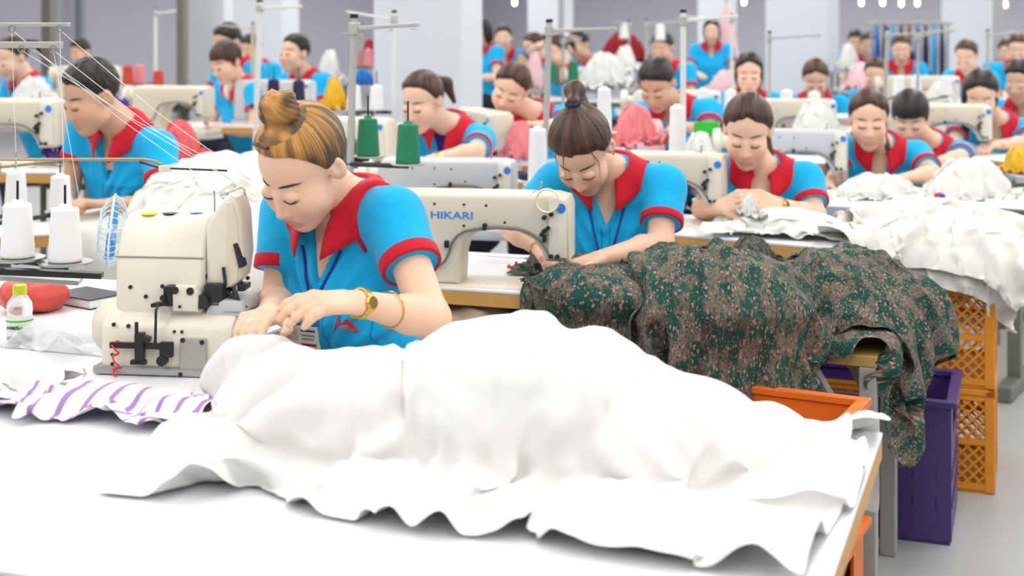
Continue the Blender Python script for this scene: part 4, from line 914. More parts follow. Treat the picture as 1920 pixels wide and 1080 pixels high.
# big white heap in front, and the cloth under the needle
c1 = P(985, 700, 2.28)
heap('white_fabric_heap', 'big soft heap of white fabric in the foreground beside the floral heap', M_WHITEC, np.array([c1[0], c1[1], .75]), (1.25, .95), (92, 70), .80, [B1], [((.03, 2.27, .75), (.24, .17, .19), -.2), ((-.22, 2.33, .75), (.22, .16, .12), -.2), ((.22, 2.2, .75), (.17, .14, .12), -.3)], 3, h0=.30, fold=(.032, .078, .6))
c2 = P(628, 680, 2.45)
heap('white_fabric_piece', 'white cloth running under the needle below the blonde woman hands', M_WHITEC, np.array([c2[0], c2[1], .78]), (.66, .46), (60, 42), .76, [B1], [(P(492, 668, 2.50) * np.array([1, 1, 0]) + np.array([0, 0, .75]), (.075, .09, .13), 0), (P(690, 700, 2.45) * np.array([1, 1, 0]) + np.array([0, 0, .75]), (.17, .12, .105), 0), (P(570, 700, 2.40) * np.array([1, 1, 0]) + np.array([0, 0, .75]), (.14, .10, .12), 0)], 9, h0=.22)
heap('white_fabric_piece', 'loose white cloth at the lower left corner by the bottle', M_WHITEC, D(18, 735), (.30, .28), (30, 28), .7, [B1, B1b], [(D(16, 730), (.07, .06, .05), 0)], 15, h0=.15, steps=70)

# ------------------------------------------------------------------ second workplace: lockstitch machine, floral fabric
T2, A2, d2, n2 = edge_table('white table with orange plywood edge under the lettered machine', (828, 538), (1040, 552), 1.10, .56, s0=.50)
ang2 = math.atan2(d2[1], d2[0]); T2c = np.array(T2.location); B2 = (np.array([T2c[0], T2c[1], .375]), (.55, .28, .375), ang2)
H = lockstitch('', 'cream lockstitch machine with blue HIKARI lettering in the middle', brand='HIKARI')
nd = P(1050, 500, 3.72); place(H, np.array([nd[0], nd[1], .75]) - np.array([math.cos(ang2 * .6), math.sin(ang2 * .6), 0]) * .292, ang2 * .6)
MB().lathe([(.030 + .0028 * math.cos(a), .0028 * math.sin(a) * 2) for a in np.linspace(0, 6.283, 9)], n=28, axis='Y').build('thread_ring', mat('ring_ivory', (.75, .72, .55), .5), H, True).location = (.272, -.078, .232)
b = MB(); b.box((0, 0, 0), (.05, .012, .006), rz=-.1, bev=.002); b.tube([(-.025, 0, 0), (-.17, .05, .002)], .0022, 6)
o = b.build('screwdriver', M_STEEL, None, True, loc=tuple(D(1000, 492, .752) + np.array([0, 0, .012]))); tag(o, 'thin steel tool lying on the table under the machine arm', 'tool')
b = MB(); 
for k in range(3): a = k * 2.1; b.tube([(0, 0, .004), (.012 * math.cos(a), .008 * math.sin(a), .01), (.016 * math.cos(a), .012 * math.sin(a), .022 if k == 0 else .006)], .0038, 6)
tag(b.build('thread_clip', mat('clip_red', (.7, .02, .05), .4), None, True, loc=tuple(D(958, 505, .752))), 'small red plastic clip on the table under the machine arm', 'clip')
S2 = stand('thread stand with green cones behind the blonde woman', P(652, 330, 4.05) * np.array([1, 1, 0]) + np.array([0, 0, .75]), P(664, 34, 4.05), P(786, 46, 4.0), [P(690, 292, 4.1), P(765, 306, 3.95)], pole=M_POLEG, r=.0105)
cone('green thread cone on the left rest of the near stand', P(690, 292, 4.1), M_TGREEN, scale=1.0, group='green cones on the near stand'); cone('green thread cone on the right rest beside purple-collar woman', P(765, 306, 3.95), M_TGREEN, scale=1.02, group='green cones on the near stand')
# brown cloth under the table
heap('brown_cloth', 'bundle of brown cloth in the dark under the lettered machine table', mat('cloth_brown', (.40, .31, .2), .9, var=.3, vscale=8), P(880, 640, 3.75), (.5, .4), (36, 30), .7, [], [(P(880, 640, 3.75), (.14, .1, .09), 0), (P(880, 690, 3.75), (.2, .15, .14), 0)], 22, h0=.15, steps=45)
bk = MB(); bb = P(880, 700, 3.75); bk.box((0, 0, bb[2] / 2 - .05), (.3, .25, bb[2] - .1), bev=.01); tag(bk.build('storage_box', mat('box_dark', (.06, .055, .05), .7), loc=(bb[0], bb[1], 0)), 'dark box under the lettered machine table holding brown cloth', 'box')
# floral fabric
def floral():
    m = bpy.data.materials.new('floral_print'); m.use_nodes = True; nt = m.node_tree; N, L = nt.nodes, nt.links; b = N['Principled BSDF']; b.inputs['Roughness'].default_value = .85; b.inputs['Specular IOR Level'].default_value = .15
    uv = N.new('ShaderNodeUVMap'); wn = N.new('ShaderNodeTexNoise'); wn.inputs['Scale'].default_value = 30; L.new(uv.outputs[0], wn.inputs['Vector'])
    ad = N.new('ShaderNodeMix'); ad.data_type = 'RGBA'; ad.blend_type = 'LINEAR_LIGHT'; ad.inputs[0].default_value = .012; L.new(uv.outputs[0], ad.inputs[6]); L.new(wn.outputs['Color'], ad.inputs[7])
    def cells(sc, lo, hi, rnd_=1.0):
        v = N.new('ShaderNodeTexVoronoi'); v.inputs['Scale'].default_value = sc; v.inputs['Randomness'].default_value = rnd_; L.new(ad.outputs[2], v.inputs['Vector'])
        r = N.new('ShaderNodeMapRange'); r.inputs[1].default_value = lo; r.inputs[2].default_value = hi; r.inputs[3].default_value = 1; r.inputs[4].default_value = 0; L.new(v.outputs['Distance'], r.inputs[0]); return r.outputs[0]
    big = N.new('ShaderNodeTexNoise'); big.inputs['Scale'].default_value = 26; L.new(uv.outputs[0], big.inputs['Vector'])
    cr = N.new('ShaderNodeValToRGB'); cr.color_ramp.elements[0].color = (.016, .075, .058, 1); cr.color_ramp.elements[1].color = (.15, .13, .105, 1); cr.color_ramp.elements[0].position = .46; cr.color_ramp.elements[1].position = .54; L.new(big.outputs['Fac'], cr.inputs[0])
    def over(base, fac, col):
        x = N.new('ShaderNodeMix'); x.data_type = 'RGBA'; L.new(fac, x.inputs[0]); L.new(base, x.inputs[6]); x.inputs[7].default_value = (*col, 1); return x.outputs[2]
    s = over(cr.outputs[0], cells(185, .20, .28), (.36, .2, .17)); s = over(s, cells(135, .26, .34), (.016, .085, .065)); s = over(s, cells(104, .20, .29), (.46, .24, .205)); s = over(s, cells(210, .22, .32), (.03, .032, .03))
    L.new(s, b.inputs['Base Color']); return m
M_FLOR = floral()
bench = thing('wooden_bench', 'low worn bench with metal legs under the floral heap', 'bench', (.70, 3.80, 0), R_(-24) if False else math.radians(-24))
M_WORN = mat('worn_wood', (.45, .30, .08), .6, var=.35, vscale=14); M_LEGG = mat('leg_grey', (.34, .34, .33), .5, var=.1)
for k in range(3): MB().box((0, -.12 + .12 * k, .595), (.62, .112, .03), bev=.004).build('plank', M_WORN, bench)
for sx in (-1, 1):
    for sy in (-1, 1): MB().box((sx * .285, sy * .155, .29), (.042, .042, .58), bev=.004).build('leg', M_LEGG, bench); MB().tube([(sx * .285, sy * .155, .34), (sx * .14, sy * .155, .575)], .013, 6).build('brace', M_LEGG, bench)
    MB().box((sx * .285, 0, .565), (.04, .33, .03)).build('rail', M_LEGG, bench)
BB = ((.70, 3.80, .31), (.31, .18, .31), math.radians(-24))
heap('floral_fabric_heap', 'heap of dark green floral fabric slipping off the table corner by the ponytail woman', M_FLOR, np.array([.40, 3.52, .84]), (1.06, .86), (96, 80), .70, [B2, BB], [((.50, 3.62, .70), (.27, .20, .145), ang2), ((.22, 3.60, .74), (.16, .12, .06), ang2)], 31, h0=.22, steps=130, fold=(.040, .11, .85))
heap('floral_fabric_heap', 'second heap of floral fabric hanging over the bench end toward the crates', M_FLOR, np.array([.90, 3.78, .80]), (.74, .72), (72, 70), .66, [BB, B2], [((.88, 3.82, .62), (.25, .20, .175), ang2), ((1.02, 3.82, .55), (.14, .18, .19), ang2)], 44, h0=.28, steps=130, fold=(.038, .10, .9))
heap('floral_fabric_piece', 'strip of floral fabric under the ponytail woman hands', M_FLOR, D(1060, 510) + np.array([0, 0, .02]), (.36, .26), (36, 26), .7, [B2], [(D(1075, 512), (.07, .05, .03), 0)], 52, h0=.08, steps=70)
# ------------------------------------------------------------------ crates
def crate(label, corner, rz, L, Dp, Hh, m, rows=2, group=None, fill=True):
    """corner = right near floor corner; x runs left to right, y away"""
    t = thing('plastic_crate', label, 'crate', tuple(corner), rz, group); th = .012
    MB().box((-L / 2, Dp / 2, .01), (L - .01, Dp - .01, .02)).build('floor_panel', m, t)
    b = MB()
    for x0, x1, y0, y1 in ((-L, 0, 0, .022), (-L, 0, Dp - .022, Dp), (-L, -L + .022, 0, Dp), (-.022, 0, 0, Dp)): b.box(((x0 + x1) / 2, (y0 + y1) / 2, Hh - .0125), (x1 - x0, y1 - y0, .025), bev=.003)
    b.build('rim', m, t)
    for x in (-L + .016, -.016):
        for y in (.016, Dp - .016): MB().box((x, y, Hh / 2), (.032, .032, Hh - .004), bev=.005).build('corner_post', m, t)
    def panel(p0, du, W_, nm):
        du = np.array(du); o = np.array(p0); bb = MB(); ze = Hh - .025; hr = (ze - .02) / rows; nC = max(2, round(W_ / .14)); wC = W_ / nC
        for r in range(rows + 1):
            z = .02 + r * hr; c = o + du * W_ / 2; bb.box((c[0], c[1], z), (W_ if abs(du[0]) else th, W_ if abs(du[1]) else th, .018))
        for c_ in range(1, nC):
            c = o + du * wC * c_; bb.box((c[0], c[1], (ze + .02) / 2), (.014, .014, ze - .02))
        for r in range(rows):
            for c_ in range(nC):
                nn = 4
                for sgn in (1, -1):
                    for i in range(-nn, nn + 1):      # diagonal bars clipped to the cell
                        a0 = i / nn; pts = []
                        ta, tb = max(0, a0), min(1, 1 + a0)
                        if tb - ta < .05: continue
                        for s_ in (ta, tb):
                            w_ = s_; zz = s_ - a0; zz = zz if sgn > 0 else 1 - zz; pts.append(o + du * (wC * (c_ + w_)) + np.array([0, 0, .02 + hr * (r + zz)]))
                        bb.tube(pts, .0045, 4, False)
        bb.build(nm, m, t)
    panel((-L + .03, .006, 0), (1, 0, 0), L - .06, 'lattice_wall'); panel((-L + .03, Dp - .006, 0), (1, 0, 0), L - .06, 'lattice_wall'); panel((-.006, .03, 0), (0, 1, 0), Dp - .06, 'lattice_wall'); panel((-L + .006, .03, 0), (0, 1, 0), Dp - .06, 'lattice_wall')
    return t
M_ORNG = mat('crate_orange', (.70, .16, .012), .45, var=.08, vscale=10); M_YORN = mat('crate_amber', (.72, .27, .015), .5, var=.12, vscale=8); M_VIOL = mat('crate_violet', (.055, .03, .16), .45)
def solid_crate(label, corner, rz, L, Dp, Hh, m, group=None):
    t = thing('plastic_crate', label, 'crate', tuple(corner), rz, group); th = .008
    MB().box((-L / 2, Dp / 2, .008), (L - .04, Dp - .04, .016)).build('floor_panel', m, t)
    def wall(x0, y0, x1, y1):
        Ln = math.hypot(x1 - x0, y1 - y0); a = math.atan2(y1 - y0, x1 - x0); z0, z1 = Hh - .115, Hh - .055; hx = min(.11, Ln * .24); M = Matrix.Translation((x0, y0, 0)) @ Matrix.Rotation(a, 4, 'Z'); b = MB()
        for bx in ((0, Ln, 0.01, z0 - .10), (0, Ln, z1, Hh - .02), (0, Ln / 2 - hx, z0 - .10, z1), (Ln / 2 + hx, Ln, z0 - .10, z1), (Ln / 2 - hx, Ln / 2 + hx, z0 - .10, z0)):
            q_ = MB().box(((bx[0] + bx[1]) / 2, 0, (bx[2] + bx[3]) / 2), (bx[1] - bx[0], th, bx[3] - bx[2])); b.add([M @ Vector(v) for v in q_.v], q_.f)
        for k in range(9):
            for zz in (.35, .6):
                q_ = MB().box((Ln * (k + .5) / 9, 0, Hh * zz * .8), (.012, th + .006, .03), bev=.002); b.add([M @ Vector(v) for v in q_.v], q_.f)
        b.build('wall_panel', m, t)
    wall(-L + .02, .02, -.02, .02); wall(-L + .02, Dp - .02, -.02, Dp - .02); wall(-L + .02, .02, -L + .02, Dp - .02); wall(-.02, .02, -.02, Dp - .02)
    b = MB()
    for x0, x1, y0, y1 in ((-L, 0, 0, .03), (-L, 0, Dp - .03, Dp), (-L, -L + .03, .03, Dp - .03), (-.03, 0, .03, Dp - .03)): b.box(((x0 + x1) / 2, (y0 + y1) / 2, Hh - .009), (x1 - x0, y1 - y0, .018), bev=.003)
    b.build('rim', m, t); return t
rzc = math.radians(-27); cc = np.array([.848, 3.316, 0]); ydir = np.array([-math.sin(rzc), math.cos(rzc), 0]); c0 = cc - ydir * .40
solid_crate('lower bright orange crate on the floor in front of the bench', c0, rzc, .56, .40, .28, M_ORNG, 'bright orange crates'); solid_crate('upper bright orange open crate in front of the bench', c0 + np.array([0, 0, .28]), rzc, .56, .40, .28, M_ORNG, 'bright orange crates')
solid_crate('dark violet open crate behind the bright orange crates', np.array([1.22, 3.86, 0]), -HALL, .60, .40, .40, M_VIOL)
kc = P(1866, HZ, 4.30) * np.array([1, 1, 0])
crate('lower amber lattice crate at the right edge', kc, -HALL, .60, .42, .318, M_YORN, 2, 'amber lattice crates'); crate('upper amber lattice crate under the ivory cloth pile', kc + np.array([0, 0, .32]), -HALL, .60, .42, .318, M_YORN, 2, 'amber lattice crates')
BK = (kc + np.array([0, 0, .32]) - HU * .30 + HV * .21, (.30, .21, .32), -HALL)
# third workplace
T3, A3, d3, n3 = edge_table('white table with orange edge before the woman holding a scrap', (1255, 438), (1552, 464), .98, .46, s0=.42)
ang3 = math.atan2(d3[1], d3[0]); B3 = (np.array([T3.location[0], T3.location[1], .375]), (.49, .23, .375), ang3)
kp = kc - HU * .22 + HV * .18
heap('ivory_fabric_heap', 'tall pile of ivory ruffled cloth on the amber crates', M_CREAMC, np.array([kp[0], kp[1], .80]), (.84, .70), (84, 70), .70, [BK, B3], [(np.array([kp[0], kp[1], .64]), (.34, .24, .17), -HALL)], 61, h0=.30, steps=120, fold=(.034, .09, 1.0))
heap('ivory_fabric_heap', 'top layer of ivory cloth with hanging tails on the amber crates', M_CREAMC, np.array([kp[0] + .04, kp[1] - .05, .92]), (.74, .64), (74, 64), .66, [BK, B3], [(np.array([kp[0] + .02, kp[1] - .02, .64]), (.37, .26, .20), -HALL)], 67, h0=.28, steps=110, fold=(.034, .08, 1.0))
heap('ivory_fabric_piece', 'flat ivory cloth lying on the table before the woman holding a scrap', M_CREAMC, P(1470, 420, 4.62) * np.array([1, 1, 0]) + np.array([0, 0, .78]), (.62, .36), (52, 32), .76, [B3], [(P(1480, 420, 4.62) * np.array([1, 1, 0]) + np.array([0, 0, .75]), (.2, .1, .06), ang3)], 71, h0=.12, steps=80)
# man's table
pA, pB = D(60, 440), D(335, 424); dm = nrm(pB - pA); nm_ = np.array([-dm[1], dm[0], 0]); c17 = pA + dm * .55 + nm_ * .15; a17 = math.atan2(dm[1], dm[0])
T17 = table('white table with orange edge before the man with black hair', c17, a17, 1.5, .30); B17 = (np.array([c17[0], c17[1], .375]), (.75, .15, .375), a17)
wp = P(420, 420, 4.75) * np.array([1, 1, 0])
heap('white_fabric_heap', 'large white cloth heap between the man and the blonde woman', M_CREAMC, np.array([wp[0], wp[1], .85]), (1.25, 1.2), (90, 86), .70, [B17], [((wp[0], wp[1] + .15, .70), (.36, .30, .26), .3), ((wp[0] + .05, wp[1] - .15, .60), (.34, .25, .24), .3), ((wp[0] + .05, wp[1] - .1, .35), (.4, .3, .35), .3)], 81, h0=.35, steps=110, fold=(.036, .11, .8))
# ------------------------------------------------------------------ the workers near enough to read

person(dict(label='woman with blonde hair in a top bun sewing at the front overlock machine', near=3, seed=3,
    hip=(-.285, 3.06, .55), neck=P(648, 372, 2.95), head=P(567, 313, 2.83), yaw=R_(-36), hyaw=R_(-40), hpitch=R_(44), hroll=R_(8), hair='bun', hairc='blonde', hs=.98,
    sh_l=(-.018, 0, .02), sh_r=(0, 0, .0), el_l=P(808, 598, 2.70), wr_l=P(672, 568, 2.56), tip_l=P(545, 566, 2.47), palm_l=(-.2, .2, -1), curl_l=.75, el_r=P(522, 566, 2.98), wr_r=P(505, 590, 2.74), tip_r=P(470, 600, 2.62), curl_r=.7,
    lanyard=.20, card=(-.035, -.255, .085, .055, -.15), logo='leaf', logo_at=(.075, -.215), bracelet=(('l', 'watch', .03), ('l', 'band', .42)), clip=True, collar=1.12, vneck=.15, cuff=.026, tone=(1.03, 1.02, 1.0)))
person(dict(label='woman with high brown ponytail bending over floral fabric at the white lockstitch machine', near=3, seed=8,
    hip=(.33, 4.26, .50), neck=P(1143, 318, 4.08), head=P(1092, 283, 3.95), yaw=R_(-14), hyaw=R_(-18), hl=-.022, hpitch=R_(56), hroll=R_(-4), hair='hpony', hairc='brown', wisps=True,
    el_l=P(1238, 458, 3.93), wr_l=P(1122, 486, 3.78), tip_l=P(1060, 506, 3.70), curl_l=.5, el_r=P(962, 425, 4.02), wr_r=P(1014, 468, 3.90), tip_r=P(1042, 492, 3.80), curl_r=.7,
    lanyard=.26, logo='sun', logo_at=(.085, -.235), bracelet=(('r', 'band', .06),), earring=True, tone=(.98, .96, .95)))
person(dict(label='woman with side ponytail holding a scrap of white cloth in both hands', near=2, seed=5,
    hip=(.89, 5.18, .50), neck=P(1428, 308, 5.0), head=P(1402, 246, 4.9), yaw=R_(-10), hyaw=R_(-14), hpitch=R_(32), hroll=R_(3), hair='part', hairc='auburn',
    el_l=P(1528, 405, 4.88), wr_l=P(1458, 384, 4.72), tip_l=P(1400, 368, 4.66), palm_l=(-.6, .7, -.3), curl_l=1.0, el_r=P(1318, 392, 4.98), wr_r=P(1352, 388, 4.76), tip_r=P(1392, 372, 4.70), palm_r=(.7, .6, -.3), curl_r=1.1,
    bracelet=(('l', 'watch', .05),), vneck=.16, collar=1.1, tone=(1.04, 1.0, .98)))
person(dict(label='woman with hair combed back guiding white cloth beside the grey machine', near=1, seed=6,
    hip=(1.62, 6.35, .50), neck=P(1650, 268, 6.12), head=P(1629, 224, 6.0), yaw=R_(-12), hyaw=R_(-12), hpitch=R_(20), hair='bun2', hairc='auburn', collar=1.1,
    el_l=P(1748, 326, 5.95), wr_l=P(1692, 336, 5.85), tip_l=P(1655, 338, 5.78), el_r=P(1572, 330, 6.1), wr_r=P(1550, 345, 5.9), tip_r=P(1530, 350, 5.8), vneck=.15, logo='mark', logo_at=(-.02, -.24), tone=(1.0, .97, .95)) | dict(hair='part'))
person(dict(label='woman with dark fringe leaning forward behind the combed-back woman', near=1, seed=9,
    hip=(1.98, 6.95, .50), neck=P(1742, 262, 6.75), head=P(1707, 220, 6.62), yaw=R_(-16), hyaw=R_(-22), hpitch=R_(34), hair='bangs', hairc='black',
    el_l=P(1800, 296, 6.6), wr_l=P(1752, 306, 6.45), tip_l=P(1725, 312, 6.35), el_r=P(1672, 300, 6.7), wr_r=P(1660, 310, 6.5), tip_r=P(1650, 315, 6.4), tone=(1.04, 1.0, .98)))
person(dict(label='woman with long loose dark hair sewing at the cream machine near the right edge', near=1, seed=4,
    hip=(2.50, 7.50, .50), neck=P(1868, 222, 7.28), head=P(1840, 178, 7.15), yaw=R_(-18), hyaw=R_(-22), hpitch=R_(34), hair='long', hairc='black',
    el_l=P(1925, 268, 7.15), wr_l=P(1868, 272, 6.95), tip_l=P(1835, 276, 6.85), el_r=P(1788, 270, 7.25), wr_r=P(1805, 272, 7.05), tip_r=P(1822, 276, 6.9), bracelet=(('l', 'band', .05),)))
person(dict(label='woman with purple undershirt and tied-back hair working on dark navy cloth', near=1, seed=7,
    hip=(-.22, 6.38, .52), neck=P(842, 232, 6.12), head=P(792, 190, 6.0), yaw=R_(-30), hyaw=R_(-34), hpitch=R_(26), hair='pony', hairc='brown', under=True, collar=1.0,
    el_l=P(892, 284, 5.9), wr_l=P(815, 298, 5.78), tip_l=P(780, 306, 5.7), el_r=P(745, 300, 6.15), wr_r=P(730, 310, 5.95), tip_r=P(715, 315, 5.85), bracelet=(('l', 'watch', .05),)))
person(dict(label='man with short black hair sewing at the table behind the white thread cones', near=2, seed=2, male=True, k=1.02,
    hip=(-1.36, 5.42, .50), neck=P(228, 236, 5.1), head=P(170, 180, 5.0), yaw=R_(-34), hyaw=R_(-46), hpitch=R_(28), hroll=R_(4), hair='short', hairc='black', vneck=.17,
    el_l=P(308, 384, 4.92), wr_l=P(205, 384, 4.78), tip_l=P(140, 378, 4.72), curl_l=.9, el_r=P(130, 350, 5.2), wr_r=P(125, 380, 4.95), tip_r=P(115, 386, 4.8), logo='leaf', logo_at=(.08, -.22), tone=(.80, .72, .66)))
person(dict(label='woman with her head tilted sideways over the small cream machine', near=1, seed=11,
    hip=(.22, 7.1, .50), neck=P(1000, 210, 6.85), head=P(957, 166, 6.75), yaw=R_(-8), hyaw=R_(-20), hpitch=R_(30), hroll=R_(24), hair='part', hairc='brown',
    el_l=P(1045, 240, 6.6), wr_l=P(1010, 236, 6.45), tip_l=P(985, 232, 6.4), el_r=P(925, 250, 6.85), wr_r=P(940, 255, 6.6), tip_r=P(955, 258, 6.5), tone=(1.08, 1.02, 1.0)))
person(dict(label='man with short black hair bowed low behind the pink tub', near=1, seed=12, male=True,
    hip=(.95, 7.2, .50), neck=P(1262, 195, 6.95), head=P(1232, 158, 6.82), yaw=R_(-22), hyaw=R_(-28), hpitch=R_(42), hair='short', hairc='black', tone=(.85, .78, .72),
    el_l=P(1330, 245, 6.8), wr_l=P(1290, 238, 6.6), tip_l=P(1260, 236, 6.5), el_r=P(1210, 240, 6.9), wr_r=P(1215, 245, 6.7), tip_r=P(1225, 248, 6.6)))
person(rig(P(1404, 138, 8.6), R_(-8), hp=.3, near=1, seed=13, hair='bob', hairc='black', label='woman with black bobbed hair sitting upright in the middle distance', tone=(1.1, 1.04, 1.02)))
person(rig(P(1529, 148, 9.1), R_(-10), hp=.6, near=1, seed=14, hair='part', hairc='brown', label='woman with brown hair looking down in front of a pale pillar', tone=(.98, .92, .9)))
person(rig(P(424, 116, 8.5), R_(-42), hp=.5, near=1, seed=15, hair='bangs', hairc='auburn', label='woman with reddish fringe sewing at the long orange-edged table', tone=(1.06, 1.0, .98)))
person(rig(P(552, 100, 9.2), R_(-40), hp=.05, near=1, seed=16, male=True, hair='short', hairc='black', label='man with black hair looking away to the left behind navy spools', tone=(1.0, .95, .92)))
# ------------------------------------------------------------------ middle and far workplaces
def ground(p, z=0): return np.array([p[0], p[1], z])
def copy_machine(src, label, px, Y, z, rz, body=None, scale=1.0, skip=('brand_lettering', 'vent_slot', 'thread_ring')):
    n = P(px, HZ, Y); o = dup(src, (0, 0, 0), 0, label, 'lockstitch sewing machines', skip=skip); cs, sn = math.cos(rz), math.sin(rz)
    place(o, np.array([n[0] - cs * .292 * scale, n[1] - sn * .292 * scale, z]), rz, scale)
    if body is not None:
        for ch in o.children:
            if ch.name.split('.')[0] in ('bed', 'arm'): ch.material_slots[0].link = 'OBJECT'; ch.material_slots[0].material = body
    return o
FAR = ('brand_lettering', 'vent_slot', 'thread_ring', 'screw', 'hose_clip', 'thread_guide', 'spool_pin')
def ftable(label, p0, p1, z, Dp=.55, L=None, s0=0.0, **k):
    A, B = D(*p0, z), D(*p1, z); L = L or np.linalg.norm(B - A); d = nrm(B - A); n = np.array([-d[1], d[0], 0]); c = A + d * (L / 2 - s0) + n * Dp / 2
    return table(label, c, math.atan2(d[1], d[0]), L, Dp, z, motor=False, **k)
M_EDGEG = mat('edge_lavender', (.42, .42, .48), .5); M_EDGED = mat('edge_dark_green', (.10, .14, .12), .5)
copy_machine(H, 'cream lockstitch machine at the left arm of the scrap-holding woman', 1343, 4.85, .75, ang3 * .5)
copy_machine(H, 'cream machine with blue round mark left of the black-haired man', 100, 5.75, .86, R_(-8), scale=1.12)
table('high white table under the cream machine left of the man', P(20, HZ, 5.8), R_(-8), 1.0, .5, .86, motor=False)
copy_machine(H, 'grey lockstitch machine beside the combed-back woman', 1574, 5.92, .75, R_(-12), M_GREYM)
copy_machine(H, 'cream lockstitch machine under the hands of the long-haired woman', 1846, 6.92, .80, R_(-14))
copy_machine(H, 'pale grey machine just behind the lettered machine', 950, 4.95, .72, R_(-10), M_GREYM)
copy_machine(H, 'small cream machine turned end-on before the woman with tilted head', 938, 6.45, .79, R_(-70))
copy_machine(H, 'white machine beside the woman with purple undershirt', 722, 5.9, .80, R_(-25), M_CREAM2)
copy_machine(H, 'cream machine left of the woman with reddish fringe', 385, 8.0, .84, R_(-20), skip=FAR)
copy_machine(H, 'grey machine before the man looking to the left', 578, 8.4, .86, R_(-15), M_GREYM, skip=FAR)
copy_machine(H, 'cream machine behind the scrap-holding woman shoulder', 1556, 7.4, .80, R_(-10), skip=FAR)
copy_machine(H, 'white machine between the bobbed woman and the pink tub', 1340, 7.9, .82, R_(-14), M_CREAM2, skip=FAR)
copy_machine(H, 'far cream machine near the top right pillar', 1790, 9.6, .84, R_(-15), skip=FAR)
copy_machine(H, 'far grey machine behind the long dark table', 1180, 10.75, .86, R_(-15), M_GREYM, skip=FAR)
copy_machine(H, 'far cream machine at the upper left under the wall', 215, 10.5, .88, R_(-15), skip=FAR)
ftable('white table with lavender edge before the combed-back woman', (1440, 380), (1700, 392), .75, .5, .80, .30, edge=M_EDGEG)
ftable('white table with dark green edge under the right white heap', (1692, 376), (1940, 392), .75, .5, edge=M_EDGED)
ftable('table with orange edge before the long-haired woman', (1805, 294), (1925, 306), .80, .45, .75, 0)
ftable('white table behind the lettered machine under the pale grey machine', (700, 400), (1000, 404), .72, .45, .95, .1)
ftable('white table with dark cloth before the purple-undershirt woman', (640, 332), (1000, 340), .80, .34, 1.2, .1)
ftable('table with orange edge before the woman with tilted head', (880, 306), (1100, 312), .79, .36, 1.1, .1)
ftable('table with orange edge beside the pink tub', (1150, 295), (1370, 301), .82, .36, 1.15, .1)
ftable('long orange-edged table before the reddish-fringe woman', (300, 236), (600, 238), .84, .38, 1.6, .2)
ftable('white table before the bobbed woman carrying small white cones', (1290, 214), (1580, 220), .90, .34, 1.3, .1, edge=M_EDGEG)
ftable('long pale table with dark edge in the upper middle', (1060, 189), (1270, 193), .86, .4, 1.6, .2, edge=M_EDGED)
ftable('far pale table by the right pillar', (1640, 184), (1780, 187), .86, .45, 1.2, .2, edge=M_EDGED)
ftable('far table at the upper left holding red cones', (130, 190), (330, 192), .88, .5, 1.0, .1)
# stands
def st_(label, px0, y0, px1, y1, Y, ax, ay, z=.80, pole=M_POLE, r=.010, plates=(), **k):
    b = P(px0, y0, Y); return stand(label, np.array([b[0], b[1], z]), P(px1, y1, Y), P(ax, ay, Y - .05), plates, pole=pole, r=r, **k)
st_('tall white thread stand with navy spools', 470, 290, 487, 4, 6.9, 566, 12, 0, plates=[P(513, 190, 7.0), P(560, 192, 7.0)], r=.014)
cone('navy thread spool on the left of the tall white stand', P(513, 190, 7.0), M_TNAVY, group='navy spools'); cone('navy thread spool on the right of the tall white stand', P(560, 192, 7.0), M_TNAVY, group='navy spools')
st_('white thread stand beside the large pillar', 738, 210, 739, 24, 6.4, 650, 22, plates=[P(664, 206, 6.4), P(706, 206, 6.4)], r=.011)
cone('white cone left on the stand beside the large pillar', P(664, 206, 6.4), M_TWHITE, group='white cones by the large pillar'); cone('white cone right on the stand beside the large pillar', P(706, 206, 6.4), M_TWHITE, group='white cones by the large pillar')
st_('grey thread stand rising above the ponytail woman', 1018, 300, 1030, 42, 5.0, 1156, 54, .75, M_POLEG, .011, [P(1008, 346, 4.75), P(1133, 248, 5.3)])
cone('tall white cone left of the ponytail woman', P(1008, 346, 4.75), M_TWHITE, 'tall', scale=1.14, group='tall white cones'); cone('tall white cone behind the ponytail', P(1133, 248, 5.3), M_TWHITE, 'tall', scale=1.0, group='tall white cones')
st_('slim white thread stand right of the bowed man', 1281, 300, 1281, 24, 5.2, 1384, 30, .75, M_POLE, .011, [P(1270, 292, 5.1)])
cone('tall white cone before the bowed man', P(1270, 292, 5.1), M_TWHITE, 'tall', scale=1.08, group='tall white cones')
st_('grey thread stand rising behind the scrap-holding woman', 1441, 220, 1443, 62, 7.6, 1540, 66, 0, M_POLEG, .009, [P(1318, 210, 7.7), P(1370, 212, 7.7), P(1475, 213, 7.7), P(1527, 216, 7.7)], spindle=.0)
st_('grey double thread stand above the combed-back woman', 1644, 190, 1664, 56, 7.8, 1792, 57, 0, M_POLEG, .011, [P(1685, 178, 8.3)], spindle=.0); st_('second grey pole of the double thread stand', 1714, 175, 1722, 60, 7.9, 1760, 60, 0, M_POLEG, .009, [P(1718, 176, 8.4), P(1776, 178, 8.5)], spindle=.0)
st_('thread stand beyond the long-haired woman', 1850, 180, 1852, 58, 9.6, 1905, 60, 0, M_POLEG, .011); st_('far thread stand above the bowed man', 1212, 150, 1212, 38, 10.5, 1276, 40, 0, M_POLEG, .011, [P(1238, 75, 11)], spindle=0)
st_('far white thread stand left under the wall', 292, 150, 292, 18, 10.2, 330, 20, 0, M_POLE, .012, [P(240, 158, 9.6), P(262, 156, 9.7), P(297, 168, 9.4)], spindle=0); st_('far beige thread stand beside the pale left pillar', 474, 180, 474, 45, 9.8, 405, 46, 0, mat('pole_beige', (.6, .52, .36), .5), .012)
st_('far thread stand near the centre pillar', 1372, 150, 1372, 30, 9.4, 1290, 32, 0, M_POLE, .010)
